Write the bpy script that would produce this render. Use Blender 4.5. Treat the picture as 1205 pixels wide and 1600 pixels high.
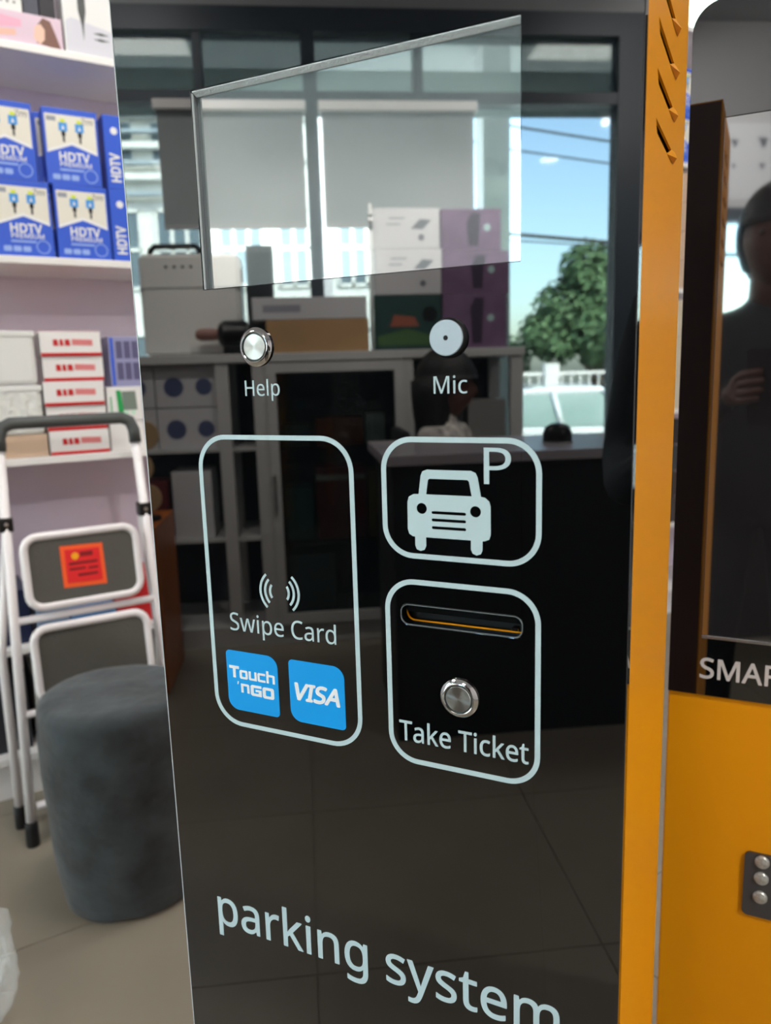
import bpy, bmesh, math, random, os
from mathutils import Vector, Matrix
from mathutils.geometry import tessellate_polygon
random.seed(7)
for o in list(bpy.data.objects): bpy.data.objects.remove(o)
scene = bpy.context.scene
COL = scene.collection
R = math.radians

# ------------------------------------------------------------------ camera, sky, sun, exposure
CAM_H = 1.2
def cam_axes(p, y, r, room):
    f = Vector((-math.sin(y)*math.cos(p), math.cos(y)*math.cos(p), -math.sin(p)))
    rt = f.cross(Vector((0, 0, 1))).normalized(); up = rt.cross(f)
    c, s = math.cos(r), math.sin(r)
    a, b = c*rt + s*up, -s*rt + c*up
    m = Matrix.Rotation(room, 3, 'Z')
    return m @ a, m @ b, m @ (-f)
ax = cam_axes(R(10.1488), R(26.174), R(-1.6701), R(32))
cam = bpy.data.cameras.new('camera'); cam_ob = bpy.data.objects.new('camera', cam); COL.objects.link(cam_ob)
mw = Matrix((ax[0], ax[1], ax[2])).transposed().to_4x4(); mw.translation = (0, 0, CAM_H)
cam_ob.matrix_world = mw
cam.sensor_fit = 'HORIZONTAL'; cam.sensor_width = 36; cam.lens = 1210.5/1205*36
cam.clip_start = 0.01; cam.clip_end = 300
cam.dof.use_dof = True; cam.dof.focus_distance = 0.56; cam.dof.aperture_fstop = 10.5
scene.camera = cam_ob

world = bpy.data.worlds.new('world'); scene.world = world; world.use_nodes = True
wn = world.node_tree; bg = wn.nodes['Background']
sky = wn.nodes.new('ShaderNodeTexSky'); sky.sky_type = 'NISHITA'; sky.sun_disc = False
sky.sun_elevation = R(48); sky.sun_rotation = R(25); sky.air_density = 1.0; sky.dust_density = 2.2; sky.ozone_density = 1.2
wn.links.new(sky.outputs['Color'], bg.inputs['Color']); bg.inputs['Strength'].default_value = 3.0

sun = bpy.data.lights.new('sun', 'SUN'); sun.energy = 34; sun.angle = R(0.6); sun.color = (1, .95, .86)
sun_ob = bpy.data.objects.new('sun', sun); COL.objects.link(sun_ob)
sun_ob.rotation_euler = Vector((-.35, -.75, -.9)).to_track_quat('-Z', 'Y').to_euler()

vs = scene.view_settings
vs.view_transform = 'Standard'; vs.look = 'None'; vs.gamma = 1; vs.use_curve_mapping = False
vs.exposure = 0.0

# ------------------------------------------------------------------ materials
def lin(c):
    return tuple(((v/255)/12.92 if v/255 <= .04045 else ((v/255+.055)/1.055)**2.4) for v in c) + (1,)
MATS = {}
def mat(name, rgb, rough=.5, metal=0, ior=1.45, var=0, scale=6, bump=0, emit=0, aniso=0, coat=0, rough_var=0, stretch=None):
    if name in MATS: return MATS[name]
    m = bpy.data.materials.new(name); m.use_nodes = True; nt = m.node_tree
    b = nt.nodes['Principled BSDF']
    b.inputs['Base Color'].default_value = lin(rgb); b.inputs['Roughness'].default_value = rough
    b.inputs['Metallic'].default_value = metal; b.inputs['IOR'].default_value = ior
    if coat: b.inputs['Coat Weight'].default_value = coat; b.inputs['Coat Roughness'].default_value = .05
    if emit:
        b.inputs['Emission Color'].default_value = lin(rgb); b.inputs['Emission Strength'].default_value = emit
    if var or bump or rough_var:
        tc = nt.nodes.new('ShaderNodeTexCoord'); mp = nt.nodes.new('ShaderNodeMapping'); nz = nt.nodes.new('ShaderNodeTexNoise')
        nz.inputs['Scale'].default_value = scale; nz.inputs['Detail'].default_value = 5
        if stretch: mp.inputs['Scale'].default_value = stretch
        nt.links.new(tc.outputs['Object'], mp.inputs['Vector']); nt.links.new(mp.outputs['Vector'], nz.inputs['Vector'])
        if var:
            mx = nt.nodes.new('ShaderNodeMix'); mx.data_type = 'RGBA'
            l = lin(rgb)
            mx.inputs['A'].default_value = tuple(max(0, v*(1-var)) for v in l[:3]) + (1,)
            mx.inputs['B'].default_value = tuple(min(1, v*(1+var)) for v in l[:3]) + (1,)
            rp = nt.nodes.new('ShaderNodeMapRange'); rp.inputs['From Min'].default_value = .3; rp.inputs['From Max'].default_value = .7
            nt.links.new(nz.outputs['Fac'], rp.inputs['Value']); nt.links.new(rp.outputs['Result'], mx.inputs['Factor'])
            nt.links.new(mx.outputs['Result'], b.inputs['Base Color'])
        if bump:
            bp = nt.nodes.new('ShaderNodeBump'); bp.inputs['Strength'].default_value = bump; bp.inputs['Distance'].default_value = .01
            nt.links.new(nz.outputs['Fac'], bp.inputs['Height']); nt.links.new(bp.outputs['Normal'], b.inputs['Normal'])
        if rough_var:
            r2 = nt.nodes.new('ShaderNodeMapRange'); r2.inputs['To Min'].default_value = max(0, rough-rough_var); r2.inputs['To Max'].default_value = min(1, rough+rough_var)
            nt.links.new(nz.outputs['Fac'], r2.inputs['Value']); nt.links.new(r2.outputs['Result'], b.inputs['Roughness'])
    if aniso:
        b.inputs['Anisotropic'].default_value = aniso
        tg = nt.nodes.new('ShaderNodeTangent'); tg.direction_type = 'RADIAL'; tg.axis = 'Y'
        nt.links.new(tg.outputs['Tangent'], b.inputs['Tangent'])
    MATS[name] = m
    return m
def glass(name, tint=(235, 245, 242), refl=1.5):
    if name in MATS: return MATS[name]
    m = bpy.data.materials.new(name); m.use_nodes = True; nt = m.node_tree
    nt.nodes.remove(nt.nodes['Principled BSDF']); out = nt.nodes['Material Output']
    tr = nt.nodes.new('ShaderNodeBsdfTransparent'); gl = nt.nodes.new('ShaderNodeBsdfGlossy'); fr = nt.nodes.new('ShaderNodeFresnel'); mx = nt.nodes.new('ShaderNodeMixShader')
    tr.inputs['Color'].default_value = lin(tint); gl.inputs['Roughness'].default_value = .02; fr.inputs['IOR'].default_value = refl
    nt.links.new(fr.outputs['Fac'], mx.inputs['Fac']); nt.links.new(tr.outputs[0], mx.inputs[1]); nt.links.new(gl.outputs[0], mx.inputs[2])
    nt.links.new(mx.outputs[0], out.inputs['Surface'])
    MATS[name] = m
    return m
def blind_fabric(name, rgb, transl):
    m = bpy.data.materials.new(name); m.use_nodes = True; nt = m.node_tree
    nt.nodes.remove(nt.nodes['Principled BSDF']); out = nt.nodes['Material Output']
    df = nt.nodes.new('ShaderNodeBsdfDiffuse'); tl = nt.nodes.new('ShaderNodeBsdfTranslucent'); mx = nt.nodes.new('ShaderNodeMixShader')
    df.inputs[0].default_value = lin(rgb); tl.inputs[0].default_value = lin(rgb); mx.inputs[0].default_value = transl
    nt.links.new(df.outputs[0], mx.inputs[1]); nt.links.new(tl.outputs[0], mx.inputs[2]); nt.links.new(mx.outputs[0], out.inputs['Surface'])
    return m

BLACK_GLASS = mat('black_glass', (5, 6, 7), .015, ior=1.95)
LCD = mat('lcd_surface', (110, 119, 118), .02, ior=4.0)
LCD2 = mat('lcd_surface_large', (34, 33, 35), .03, ior=3.0)
YELLOW = mat('yellow_powder_coat', (244, 160, 0), .46, ior=1.36, bump=.015, scale=300)
PRINT = mat('pale_screen_print', (184, 204, 207), .6)
PRINT_W = mat('white_print', (232, 232, 232), .6)
BLUE_LOGO = mat('blue_logo_print', (0, 152, 226), .5)
CHROME = mat('chrome', (205, 203, 200), .08, 1)
BRUSHED = mat('brushed_steel', (205, 206, 204), .28, 1, aniso=.9)
STEEL = mat('satin_steel', (190, 192, 194), .3, 1)
RUBBER = mat('black_rubber', (14, 14, 15), .5)
MICP = mat('silver_satin_plastic', (176, 190, 198), .45, bump=.05, scale=400)
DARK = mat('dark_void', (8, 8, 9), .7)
ALU = mat('aluminium', (196, 199, 202), .35, .9)
ALU_W = mat('white_lining', (214, 222, 226), .35)
WHITE = mat('white_laminate', (236, 233, 230), .35)
CREAM = mat('cream_card', (226, 222, 208), .5)
MAUVE = mat('mauve_laminate', (226, 212, 226), .16, var=.04, scale=2)
BLUEB = mat('blue_card', (52, 92, 205), .4)
REDP = mat('red_print', (196, 30, 34), .5)
CARDB = mat('cardboard', (176, 140, 98), .7, var=.1, scale=8)
TAN = mat('tan_card', (204, 176, 150), .6)
WPLAST = mat('white_plastic', (226, 226, 222), .4)
BPLAST = mat('black_plastic', (16, 17, 19), .35)
GPLAST = mat('grey_plastic', (74, 77, 76), .5)
FRAME_D = mat('charcoal_window_frame', (66, 76, 86), .4)
CEIL = mat('ceiling_paint', (196, 196, 198), .8)
WALLP = mat('wall_paint', (196, 192, 196), .7, var=.03)
GLASS = glass('clear_pane')
GREEN_G = glass('green_tinted_glass', (200, 228, 218))

# ------------------------------------------------------------------ mesh helpers
def link(name, me, m=None, parent=None):
    o = bpy.data.objects.new(name, me); COL.objects.link(o)
    if m is not None and len(me.materials) == 0: me.materials.append(m)
    if parent is not None: o.parent = parent
    return o
def tag(o, label=None, cat=None, group=None, kind=None):
    if label: o['label'] = label
    if cat: o['category'] = cat
    if group: o['group'] = group
    if kind: o['kind'] = kind
    return o
def empty(name, loc, rz=0, label=None, cat=None, group=None):
    o = bpy.data.objects.new(name, None); COL.objects.link(o); o.empty_display_size = .05
    o.location = loc; o.rotation_euler = (0, 0, rz)
    return tag(o, label, cat, group)
def bm_obj(name, bm, m=None, parent=None, smooth=False):
    bmesh.ops.recalc_face_normals(bm, faces=bm.faces[:])
    me = bpy.data.meshes.new(name); bm.to_mesh(me); bm.free()
    if smooth:
        for p in me.polygons: p.use_smooth = True
    return link(name, me, m, parent)
def add_box(bm, x0, x1, y0, y1, z0, z1, mi=0):
    v = [bm.verts.new((x, y, z)) for z in (z0, z1) for x, y in ((x0, y0), (x1, y0), (x1, y1), (x0, y1))]
    for f in ((0, 3, 2, 1), (4, 5, 6, 7), (0, 1, 5, 4), (1, 2, 6, 5), (2, 3, 7, 6), (3, 0, 4, 7)):
        bm.faces.new([v[i] for i in f]).material_index = mi
    return v
def box(name, x0, x1, y0, y1, z0, z1, m, parent=None, bevel=0):
    bm = bmesh.new(); add_box(bm, min(x0, x1), max(x0, x1), min(y0, y1), max(y0, y1), min(z0, z1), max(z0, z1))
    if bevel: bmesh.ops.bevel(bm, geom=bm.edges[:], offset=bevel, segments=2, profile=.6, affect='EDGES')
    return bm_obj(name, bm, m, parent)
def add_tube(bm, pts, r, seg=10, cap=True):
    pts = [Vector(p) for p in pts]; rs = r if isinstance(r, (list, tuple)) else [r]*len(pts)
    rings = []; n = len(pts)
    t0 = (pts[1]-pts[0]).normalized(); ref = Vector((0, 0, 1)) if abs(t0.z) < .9 else Vector((1, 0, 0))
    u = t0.cross(ref).normalized()
    for i, p in enumerate(pts):
        t = ((pts[min(i+1, n-1)]-p).normalized() + (p-pts[max(i-1, 0)]).normalized())
        t = t.normalized() if t.length > 1e-6 else t0
        u = (u - t*u.dot(t)).normalized(); w = t.cross(u)
        rings.append([bm.verts.new(p + (u*math.cos(a) + w*math.sin(a))*rs[i]) for a in [2*math.pi*k/seg for k in range(seg)]])
    for i in range(n-1):
        for k in range(seg):
            bm.faces.new((rings[i][k], rings[i][(k+1) % seg], rings[i+1][(k+1) % seg], rings[i+1][k]))
    if cap:
        bm.faces.new(rings[0][::-1]); bm.faces.new(rings[-1])
def tube(name, pts, r, m, parent=None, seg=10):
    bm = bmesh.new(); add_tube(bm, pts, r, seg); return bm_obj(name, bm, m, parent, True)
def lathe(name, prof, m, parent=None, seg=32, loc=(0, 0, 0), axis='Z', smooth=True, closed=False):
    """prof: list of (radius, height); axis 'Z' up or 'Y' (height runs to -Y, towards the viewer of a front)."""
    bm = bmesh.new(); rings = []
    for r, h in prof:
        ring = []
        for k in range(seg):
            a = 2*math.pi*k/seg; x, y = r*math.cos(a), r*math.sin(a)
            ring.append(bm.verts.new((x, y, h) if axis == 'Z' else (x, -h, y)))
        rings.append(ring)
    for i in range(len(rings)-1):
        for k in range(seg):
            bm.faces.new((rings[i][k], rings[i][(k+1) % seg], rings[i+1][(k+1) % seg], rings[i+1][k]))
    if prof[0][0] > 1e-6: bm.faces.new(rings[0][::-1])
    if prof[-1][0] > 1e-6: bm.faces.new(rings[-1])
    bmesh.ops.remove_doubles(bm, verts=bm.verts[:], dist=1e-6)
    o = bm_obj(name, bm, m, parent, smooth); o.location = loc
    if smooth:
        o.data.set_sharp_from_angle(angle=R(35))
    return o
MAPS = {'S': lambda x, y, z: (x, -z, y), 'E': lambda x, y, z: (z, x, y), 'N': lambda x, y, z: (-x, z, y), 'U': lambda x, y, z: (x, y, z)}
def shape(name, loops, thick, m, parent=None, face='S', off=(0, 0, 0)):
    """flat plate from 2D loops (first outer, rest holes), front at +thick towards the facing side."""
    loops = [[Vector((a, b, 0)) for a, b in lp] for lp in loops]
    flat = [p for lp in loops for p in lp]
    tris = tessellate_polygon(loops)
    f = MAPS[face]; o = Vector(off); n = len(flat)
    verts = [Vector(f(p.x, p.y, thick)) + o for p in flat] + [Vector(f(p.x, p.y, 0)) + o for p in flat]
    bm = bmesh.new(); bv = [bm.verts.new(v) for v in verts]
    for t in tris:
        try:
            bm.faces.new([bv[i] for i in t]); bm.faces.new([bv[i+n] for i in reversed(t)])
        except ValueError: pass
    s = 0
    for lp in loops:
        k = len(lp)
        for i in range(k):
            a, b = s+i, s+(i+1) % k
            bm.faces.new((bv[a], bv[b], bv[b+n], bv[a+n]))
        s += k
    return bm_obj(name, bm, m, parent)
def rrect(x0, x1, y0, y1, r, n=8):
    out = []
    for cx, cy, a0 in ((x1-r, y1-r, 0), (x0+r, y1-r, 90), (x0+r, y0+r, 180), (x1-r, y0+r, 270)):
        for k in range(n+1):
            a = R(a0 + 90*k/n); out.append((cx + r*math.cos(a), cy + r*math.sin(a)))
    return out
def circ(cx, cy, r, n=24):
    return [(cx+r*math.cos(2*math.pi*k/n), cy+r*math.sin(2*math.pi*k/n)) for k in range(n)]
def arc(cx, cy, r, a0, a1, w, n=12):
    A = [R(a0+(a1-a0)*k/n) for k in range(n+1)]
    return [(cx+(r+w/2)*math.cos(a), cy+(r+w/2)*math.sin(a)) for a in A] + [(cx+(r-w/2)*math.cos(a), cy+(r-w/2)*math.sin(a)) for a in reversed(A)]
try:
    FONT = bpy.data.fonts.load(os.path.join(bpy.utils.system_resource('DATAFILES', path='fonts'), 'NotoSansHebrew-Regular.woff2'))
except Exception:
    FONT = None
def text(body, bbox, m, parent=None, face='S', off=(0, 0, 0), thick=.0003, bold=0, shear=0, name='lettering', spacing=1, res=3):
    """lettering fitted to bbox (x0, x1, y0, y1); y1 None keeps the font's own proportions"""
    cu = bpy.data.curves.new('t', 'FONT'); cu.body = body
    if FONT: cu.font = FONT
    cu.resolution_u = res; cu.space_character = spacing; cu.shear = shear; cu.extrude = .5
    ob = bpy.data.objects.new('t', cu); COL.objects.link(ob)
    dg = bpy.context.evaluated_depsgraph_get(); dg.update()
    me = bpy.data.meshes.new_from_object(ob.evaluated_get(dg))
    bpy.data.objects.remove(ob); bpy.data.curves.remove(cu)
    xs = [v.co.x for v in me.vertices]; ys = [v.co.y for v in me.vertices]
    x0, x1, y0, y1 = bbox; sx = (x1-x0)/(max(xs)-min(xs))
    sy = sx if y1 is None else (y1-y0)/(max(ys)-min(ys))
    f = MAPS[face]; o = Vector(off); mx, my = min(xs), min(ys)
    for v in me.vertices:
        v.co = Vector(f(x0+(v.co.x-mx)*sx, y0+(v.co.y-my)*sy, (v.co.z+.5)*thick)) + o
    me.materials.clear(); me.name = name
    if bold:      # heavier strokes: the outline repeated around itself
        bm = bmesh.new(); w = bold*(sx+sy)/2; A = Vector(f(1, 0, 0)); B = Vector(f(0, 1, 0)); Cn = Vector(f(0, 0, 1)); tmp = me.copy()
        for k in range(8):
            a = k*math.pi/4; dv = A*math.cos(a)*w + B*math.sin(a)*w + Cn*(thick*.02*k)
            for v in me.vertices: v.co += dv
            bm.from_mesh(me)
            for v in me.vertices: v.co -= dv
        bm.to_mesh(me); bm.free(); bpy.data.meshes.remove(tmp)
    return link(name, me, m, parent)
def copy_tree(o, parent=None):
    c = o.copy(); COL.objects.link(c); c.parent = parent
    for ch in list(o.children): copy_tree(ch, c)
    return c
def struct(o, label=None, cat=None):
    return tag(o, label, cat, None, 'structure')

# ------------------------------------------------------------------ room shell
XW, XE, YF, YB, ZC = -2.68, 3.1, -3.2, 3.9, 3.15
OUT = -.45      # street level
floor = struct(box('floor', XW, XE, YF, YB, -.12, -.004, mat('grout', (128, 122, 112), .8)), 'shop floor laid with large beige grey tiles', 'floor')
TILE = mat('floor_tile', (132, 124, 110), .32, var=.07, scale=3.5, bump=.02, rough_var=.08)
tile_me = None; TS = .6
for ix in range(-2, 6):
    for iy in range(-6, 7):
        x0, y0 = -1.69+TS*ix, -.05+TS*iy; x1, y1 = x0+TS, y0+TS
        if x1 < XW+.05 or x0 > XE-.05 or y1 < YF+.05 or y0 > YB-.05: continue
        cl = x0 < XW or x1 > XE or y0 < YF or y1 > YB
        if cl or tile_me is None:
            o = box('floor_tile', max(x0, XW)+.0012-x0, min(x1, XE)-.0012-x0, max(y0, YF)+.0012-y0, min(y1, YB)-.0012-y0, -.006, 0, TILE, floor)
            if not cl: tile_me = o.data
        else:
            o = link('floor_tile', tile_me, None, floor)
        o.location = (x0, y0, 0)
ceiling = struct(box('ceiling', XW-.2, XE+.2, YF-.2, YB+.2, ZC, ZC+.2, CEIL), 'plain light grey ceiling', 'ceiling')
struct(box('wall_left', XW-.2, XW, YF-.2, YB+.2, OUT, ZC, WALLP), 'pale wall behind the long shelving', 'wall')
struct(box('wall_back', XW, XE, YB, YB+.2, OUT, ZC, WALLP), 'plain pale wall at the inner end', 'wall')
struct(box('wall_right', XE, XE+.2, YF-.2, YB+.2, OUT, ZC, WALLP), 'plain pale wall across from the shelving', 'wall')
# shop front: posts, beam, transom, sill, glazing
BULK = mat('bulkhead_paint', (196, 198, 200), .7)
wf = struct(box('wall_front', XW, XE, YF-.16, YF-.02, 2.87, ZC, BULK), 'grey bulkhead above the shop window', 'wall')
struct(box('wall_front', XW, XE, YF-.16, YF-.02, OUT, .12, BULK), 'low grey upstand under the shop window', 'wall')
win = empty('window_1', (0, 0, 0)); struct(win, 'tall glazed shop front in charcoal metal frames', 'window')
box('head_beam', XW, 1.30, YF-.10, YF+.02, 2.765, 2.87, FRAME_D, win)
box('transom', XW, 1.29, YF-.075, YF+.014, 2.462, 2.515, FRAME_D, win)
box('sill', XW, 1.30, YF-.12, YF+.06, .10, .16, FRAME_D, win)
for x0, x1 in ((-2.68, -2.6), (-1.42, -1.345), (-.40, -.335), (1.135, 1.29)):
    box('post', x0, x1, YF-.08, YF+.02, .16, 2.765, FRAME_D, win)
for x0, x1 in ((-.895, -.855), (.125, .17)):
    box('transom_post', x0, x1, YF-.07, YF+.01, 2.515, 2.765, FRAME_D, win)
for x0, x1 in ((-2.6, -1.42), (-1.345, -.40), (-.335, 1.135)):
    box('pane', x0, x1, YF-.036, YF-.030, .16, 2.462, GLASS, win)
for x0, x1 in ((-2.6, -1.42), (-1.345, -.895), (-.855, -.40), (-.335, .125), (.17, 1.135)):
    box('pane', x0, x1, YF-.036, YF-.030, 2.515, 2.765, GLASS, win)
# glazed door beside it, with a solid panel above
door = empty('door_1', (0, 0, 0)); struct(door, 'glazed shop door with charcoal frame beside the window', 'door')
box('header_panel', 1.30, XE, YF-.10, YF-.02, 2.12, 2.87, BULK, door)
box('lintel', 1.30, XE, YF-.08, YF+.01, 2.04, 2.12, FRAME_D, door)
for x0, x1 in ((1.30, 1.37), (2.16, 2.24), (3.03, 3.1)): box('stile', x0, x1, YF-.08, YF+.01, .0, 2.04, FRAME_D, door)
for x0, x1 in ((1.37, 2.16), (2.24, 3.03)):
    box('bottom_rail', x0, x1, YF-.07, YF, .12, .3, FRAME_D, door)
    box('pane', x0, x1, YF-.036, YF-.030, .3, 2.04, GLASS, door)
tube('pull_handle', [(2.10, YF+.012, .85), (2.10, YF+.06, .87), (2.10, YF+.06, 1.28), (2.10, YF+.012, 1.3)], .012, STEEL, door)
poster = tag(box('notice_poster', 1.60, 2.02, YF-.019, YF-.016, 2.17, 2.60, mat('poster_paper', (214, 218, 222), .5)), 'white notice poster with small dark icons above the door', 'poster')
for cx, cz, r in ((1.72, 2.49, .022), (1.90, 2.495, .03), (1.72, 2.36, .013), (1.90, 2.36, .018)):
    shape('icon', [[(-cx+r*a, cz+r*b) for a, b in ((-1, .7), (1.2, .9), (.5, -.2), (.2, -1.1), (-.5, -.9), (-.7, 0))]], .001, FRAME_D, poster, 'N', (0, YF-.016, 0))
# portals that guide the daylight through the openings
for (x0, x1, z0, z1) in ((-2.6, 1.135, .16, 2.765), (1.37, 3.03, .3, 2.04)):
    L = bpy.data.lights.new('window_daylight', 'AREA'); L.shape = 'RECTANGLE'; L.size = x1-x0; L.size_y = z1-z0; L.energy = 1
    L.cycles.is_portal = True
    lo = bpy.data.objects.new('window_daylight', L); COL.objects.link(lo); lo.location = ((x0+x1)/2, YF-.2, (z0+z1)/2); lo.rotation_euler = (R(90), 0, 0)
# roller blinds
BL = blind_fabric('grey_blind_fabric', (174, 180, 180), .26)
for i, (x0, x1, lab) in enumerate(((-1.08, -.395, 'grey roller blind half lowered beside the striped facade view'), (-.335, .415, 'grey roller blind half lowered above the white boxes'))):
    b = empty('roller_blind', ((x0+x1)/2, YF+.06, 1.89), 0, lab, 'blind', 'roller blinds in the shop window'); w = (x1-x0)/2
    box('cassette', -w, w, -.035, .03, .52, .562, WHITE, b, .004)
    box('fabric', -w+.012, w-.012, -.002, .0, .015, .53, BL, b)
    box('bottom_rail', -w+.012, w-.012, -.010, .006, 0, .018, mat('rail_grey', (170, 172, 172), .4), b, .003)

# ceiling panel lights
def ceiling_light(x, y, watt, lab):
    t = empty('ceiling_light', (x, y, ZC-.03), 0, lab, 'ceiling light', 'square panel lights on the ceiling')
    bm = bmesh.new()
    for a in ((-.3, .3, -.3, -.27), (-.3, .3, .27, .3), (-.3, -.27, -.27, .27), (.27, .3, -.27, .27)): add_box(bm, *a, 0, .03)
    bm_obj('frame', bm, WHITE, t)
    box('diffuser', -.27, .27, -.27, .27, .006, .012, mat('panel_diffuser', (255, 250, 244), .5, emit=7), t)
    L = bpy.data.lights.new('panel_light', 'AREA'); L.shape = 'SQUARE'; L.size = .52; L.energy = watt; L.color = (1, .965, .92)
    lo = bpy.data.objects.new('panel_light', L); COL.objects.link(lo); lo.parent = t; lo.location = (0, 0, -.004)
for x, y, w, lab in ((-1.45, .55, 20, 'square ceiling panel light over the step ladder'), (-1.45, 2.4, 14, 'square ceiling panel light over the far shelving'),
                     (.9, 2.7, 5, 'square ceiling panel light near the back wall'),
                     (-1.3, -2.3, 34, 'square ceiling panel light over the display cabinet side'), (1.3, -2.3, 30, 'square ceiling panel light near the shop door')):
    ceiling_light(x, y, w, lab)
dl = empty('ceiling_downlight', (1.95, .35, ZC-.02), 0, 'round bright downlight in the ceiling beside the two kiosks', 'ceiling light')
lathe('trim_ring', [(.092, .02), (.125, .02), (.125, .008), (.118, .0), (.096, .0), (.092, .006), (.092, .02)], WHITE, dl, 40)
lathe('diffuser', [(.090, .014), (.090, .010), (0, .010)], mat('panel_diffuser', (255, 250, 244), .5), dl, 32)
L = bpy.data.lights.new('downlight_beam', 'AREA'); L.shape = 'DISK'; L.size = .17; L.energy = 66; L.color = (1, .965, .92)
lo = bpy.data.objects.new('downlight_beam', L); COL.objects.link(lo); lo.parent = dl; lo.location = (0, 0, .004)

for x, dz, lab in ((-.95, -1.45, 'ceiling spotlight aimed at the white equipment case'), (-.15, -1.45, 'ceiling spotlight aimed at the cardboard box'), (.62, -1.45, 'ceiling spotlight aimed at the purple cartons'), (1.85, -.42, 'unseen spotlight added to brighten the poster and panel above the door')):  # last one is an unseen extra, added to brighten the header over the door
    sp = empty('ceiling_spotlight', (x, -1.25, ZC-.16), 0, lab, 'spotlight', 'spotlights over the window display')
    dirv = Vector((0, -1.45, dz)).normalized(); q = dirv.to_track_quat('-Z', 'Y').to_euler()
    tube('stem', [(0, 0, .16), (0, 0, .03)], .008, WHITE, sp); lathe('canopy', [(.04, .145), (.04, .16), (0, .16)], WHITE, sp, 20)
    can_ = lathe('lamp_can', [(.022, .05), (.034, .045), (.036, -.05), (.031, -.05), (.030, -.035), (0, -.035)], WHITE, sp, 24); can_.rotation_euler = q
    lathe('lens', [(.029, -.034), (.026, -.038), (0, -.040)], mat('spot_lens', (255, 244, 224), .3, emit=60), can_, 20)
    L = bpy.data.lights.new('spot_beam', 'SPOT'); L.energy = 150; L.spot_size = R(58); L.spot_blend = .6; L.shadow_soft_size = .03; L.color = (1, .95, .88)
    lo = bpy.data.objects.new('spot_beam', L); COL.objects.link(lo); lo.parent = sp; lo.location = dirv*.06; lo.rotation_euler = q

# ------------------------------------------------------------------ parking kiosk
ZO = 1.18121                       # local z of the panel's origin
KR = R(32)
kiosk = empty('parking_kiosk', (-.42691, .25189, 0), KR, 'tall parking ticket kiosk with glossy black front and yellow steel sides', 'kiosk')
UL, UR, KD, KT = -.1848, .1648, .205, 1.508
mmz = lambda v: ZO + v/1000
def mm2(pts): return [(a/1000, ZO+b/1000) for a, b in pts]
# body shell (open on the right, closed by the louvred side panel)
bm = bmesh.new()
add_box(bm, UL, UL+.0015, .0095, KD, .06, KT)
add_box(bm, UL, UR-.0015, .0095, KD, KT-.0015, KT)
add_box(bm, UL, UR-.0015, .0095, KD, .06, .0615)
body = bm_obj('body', bm, YELLOW, kiosk)
inner = shape('front_plate', [[(UL+.0015, .0615), (UR-.0015, .0615), (UR-.0015, KT-.0015), (UL+.0015, KT-.0015)],
              mm2(rrect(22.0, 102.6, -142.1, -129.2, 5))], .0012, YELLOW, kiosk, 'S', (0, .0108, 0))
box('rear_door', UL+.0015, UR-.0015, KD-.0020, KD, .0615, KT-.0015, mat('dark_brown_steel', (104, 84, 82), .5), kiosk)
box('plinth', UL+.01, UR-.01, .02, KD-.01, 0, .06, BPLAST, kiosk)
# side panel with louvre slots
rows = [.1555+.0259*k for k in range(6)]
holes = []
for v in rows:
    z = ZO+v
    holes.append([(.0495, z+.0006), (.0565, z-.0062), (.1045, z-.0062), (.1255, z-.0004), (.1262, z+.0010)])
side = shape('side_panel', [[(.0095, .06), (KD, .06), (KD, KT), (.0095, KT)]]+holes, .0015, YELLOW, kiosk, 'E', (UR-.0015, 0, 0))
for v in rows:
    z = ZO+v
    bm = bmesh.new()
    p = [(UR+.0002, .1045, z-.0066), (UR+.0002, .1395, z-.0052), (UR+.0002, .1448, z+.0036), (UR+.0002, .1262, z+.0008), (UR+.0034, .1300, z-.0040)]
    vv = [bm.verts.new(q) for q in p]
    for f in ((0, 1, 4), (1, 2, 4), (2, 3, 4), (3, 0, 4)): bm.faces.new([vv[i] for i in f])
    bm_obj('louvre_lip', bm, YELLOW, side)
# black front with openings for the display and the ticket slot
HX0, HX1, HZ0, HZ1 = -.1211, .1008, ZO+.0787, ZO+.2041
r = .012
outer = rrect(UL, UR, .07, KT, r, 5)
slot_hole = mm2(rrect(21.5, 103, -142.6, -128.8, 5.5))
front = shape('front_panel', [outer, [(HX0, HZ0), (HX1, HZ0), (HX1, HZ1), (HX0, HZ1)], slot_hole], .0095, BLACK_GLASS, kiosk, 'S', (0, .0095, 0))
bv = front.modifiers.new('edge', 'BEVEL'); bv.width = .0007; bv.segments = 2; bv.limit_method = 'ANGLE'; bv.angle_limit = R(60)
box('edge_highlight', UL+.0002, UL+.0009, -.0002, .0004, .085, KT-.014, mat('pale_highlight', (190, 196, 198), .2), front)  # pale strip painted in as the highlight on the left bevel
# display, sunk behind the opening
disp = box('display', HX0, HX1, .0056, .0094, HZ0, HZ1, LCD, kiosk)
bm = bmesh.new()
q_ = [(.0004, HZ1), (.0055, HZ1), (.0055, HZ1-.0022), (.0048, HZ1-.0024), (.0004, HZ1-.0004)]
A_ = [bm.verts.new((HX0+.0008, y_, z_)) for y_, z_ in q_]; B_ = [bm.verts.new((HX1, y_, z_)) for y_, z_ in q_]
bm.faces.new(A_); bm.faces.new(B_[::-1])
for i in range(5): bm.faces.new((A_[i], A_[(i+1) % 5], B_[(i+1) % 5], B_[i]))
bm_obj('top_lining', bm, mat('milled_white_edge', (238, 244, 246), .3, bump=.4, scale=500), disp)
box('side_lining', HX0, HX0+.0005, .0006, .0022, HZ0, HZ1-.0009, mat('acrylic_edge', (190, 196, 196), .3), disp)
box('side_gasket', HX0, HX0+.0004, .0022, .0055, HZ0, HZ1-.0009, mat('gasket', (112, 118, 120), .5), disp)
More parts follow.
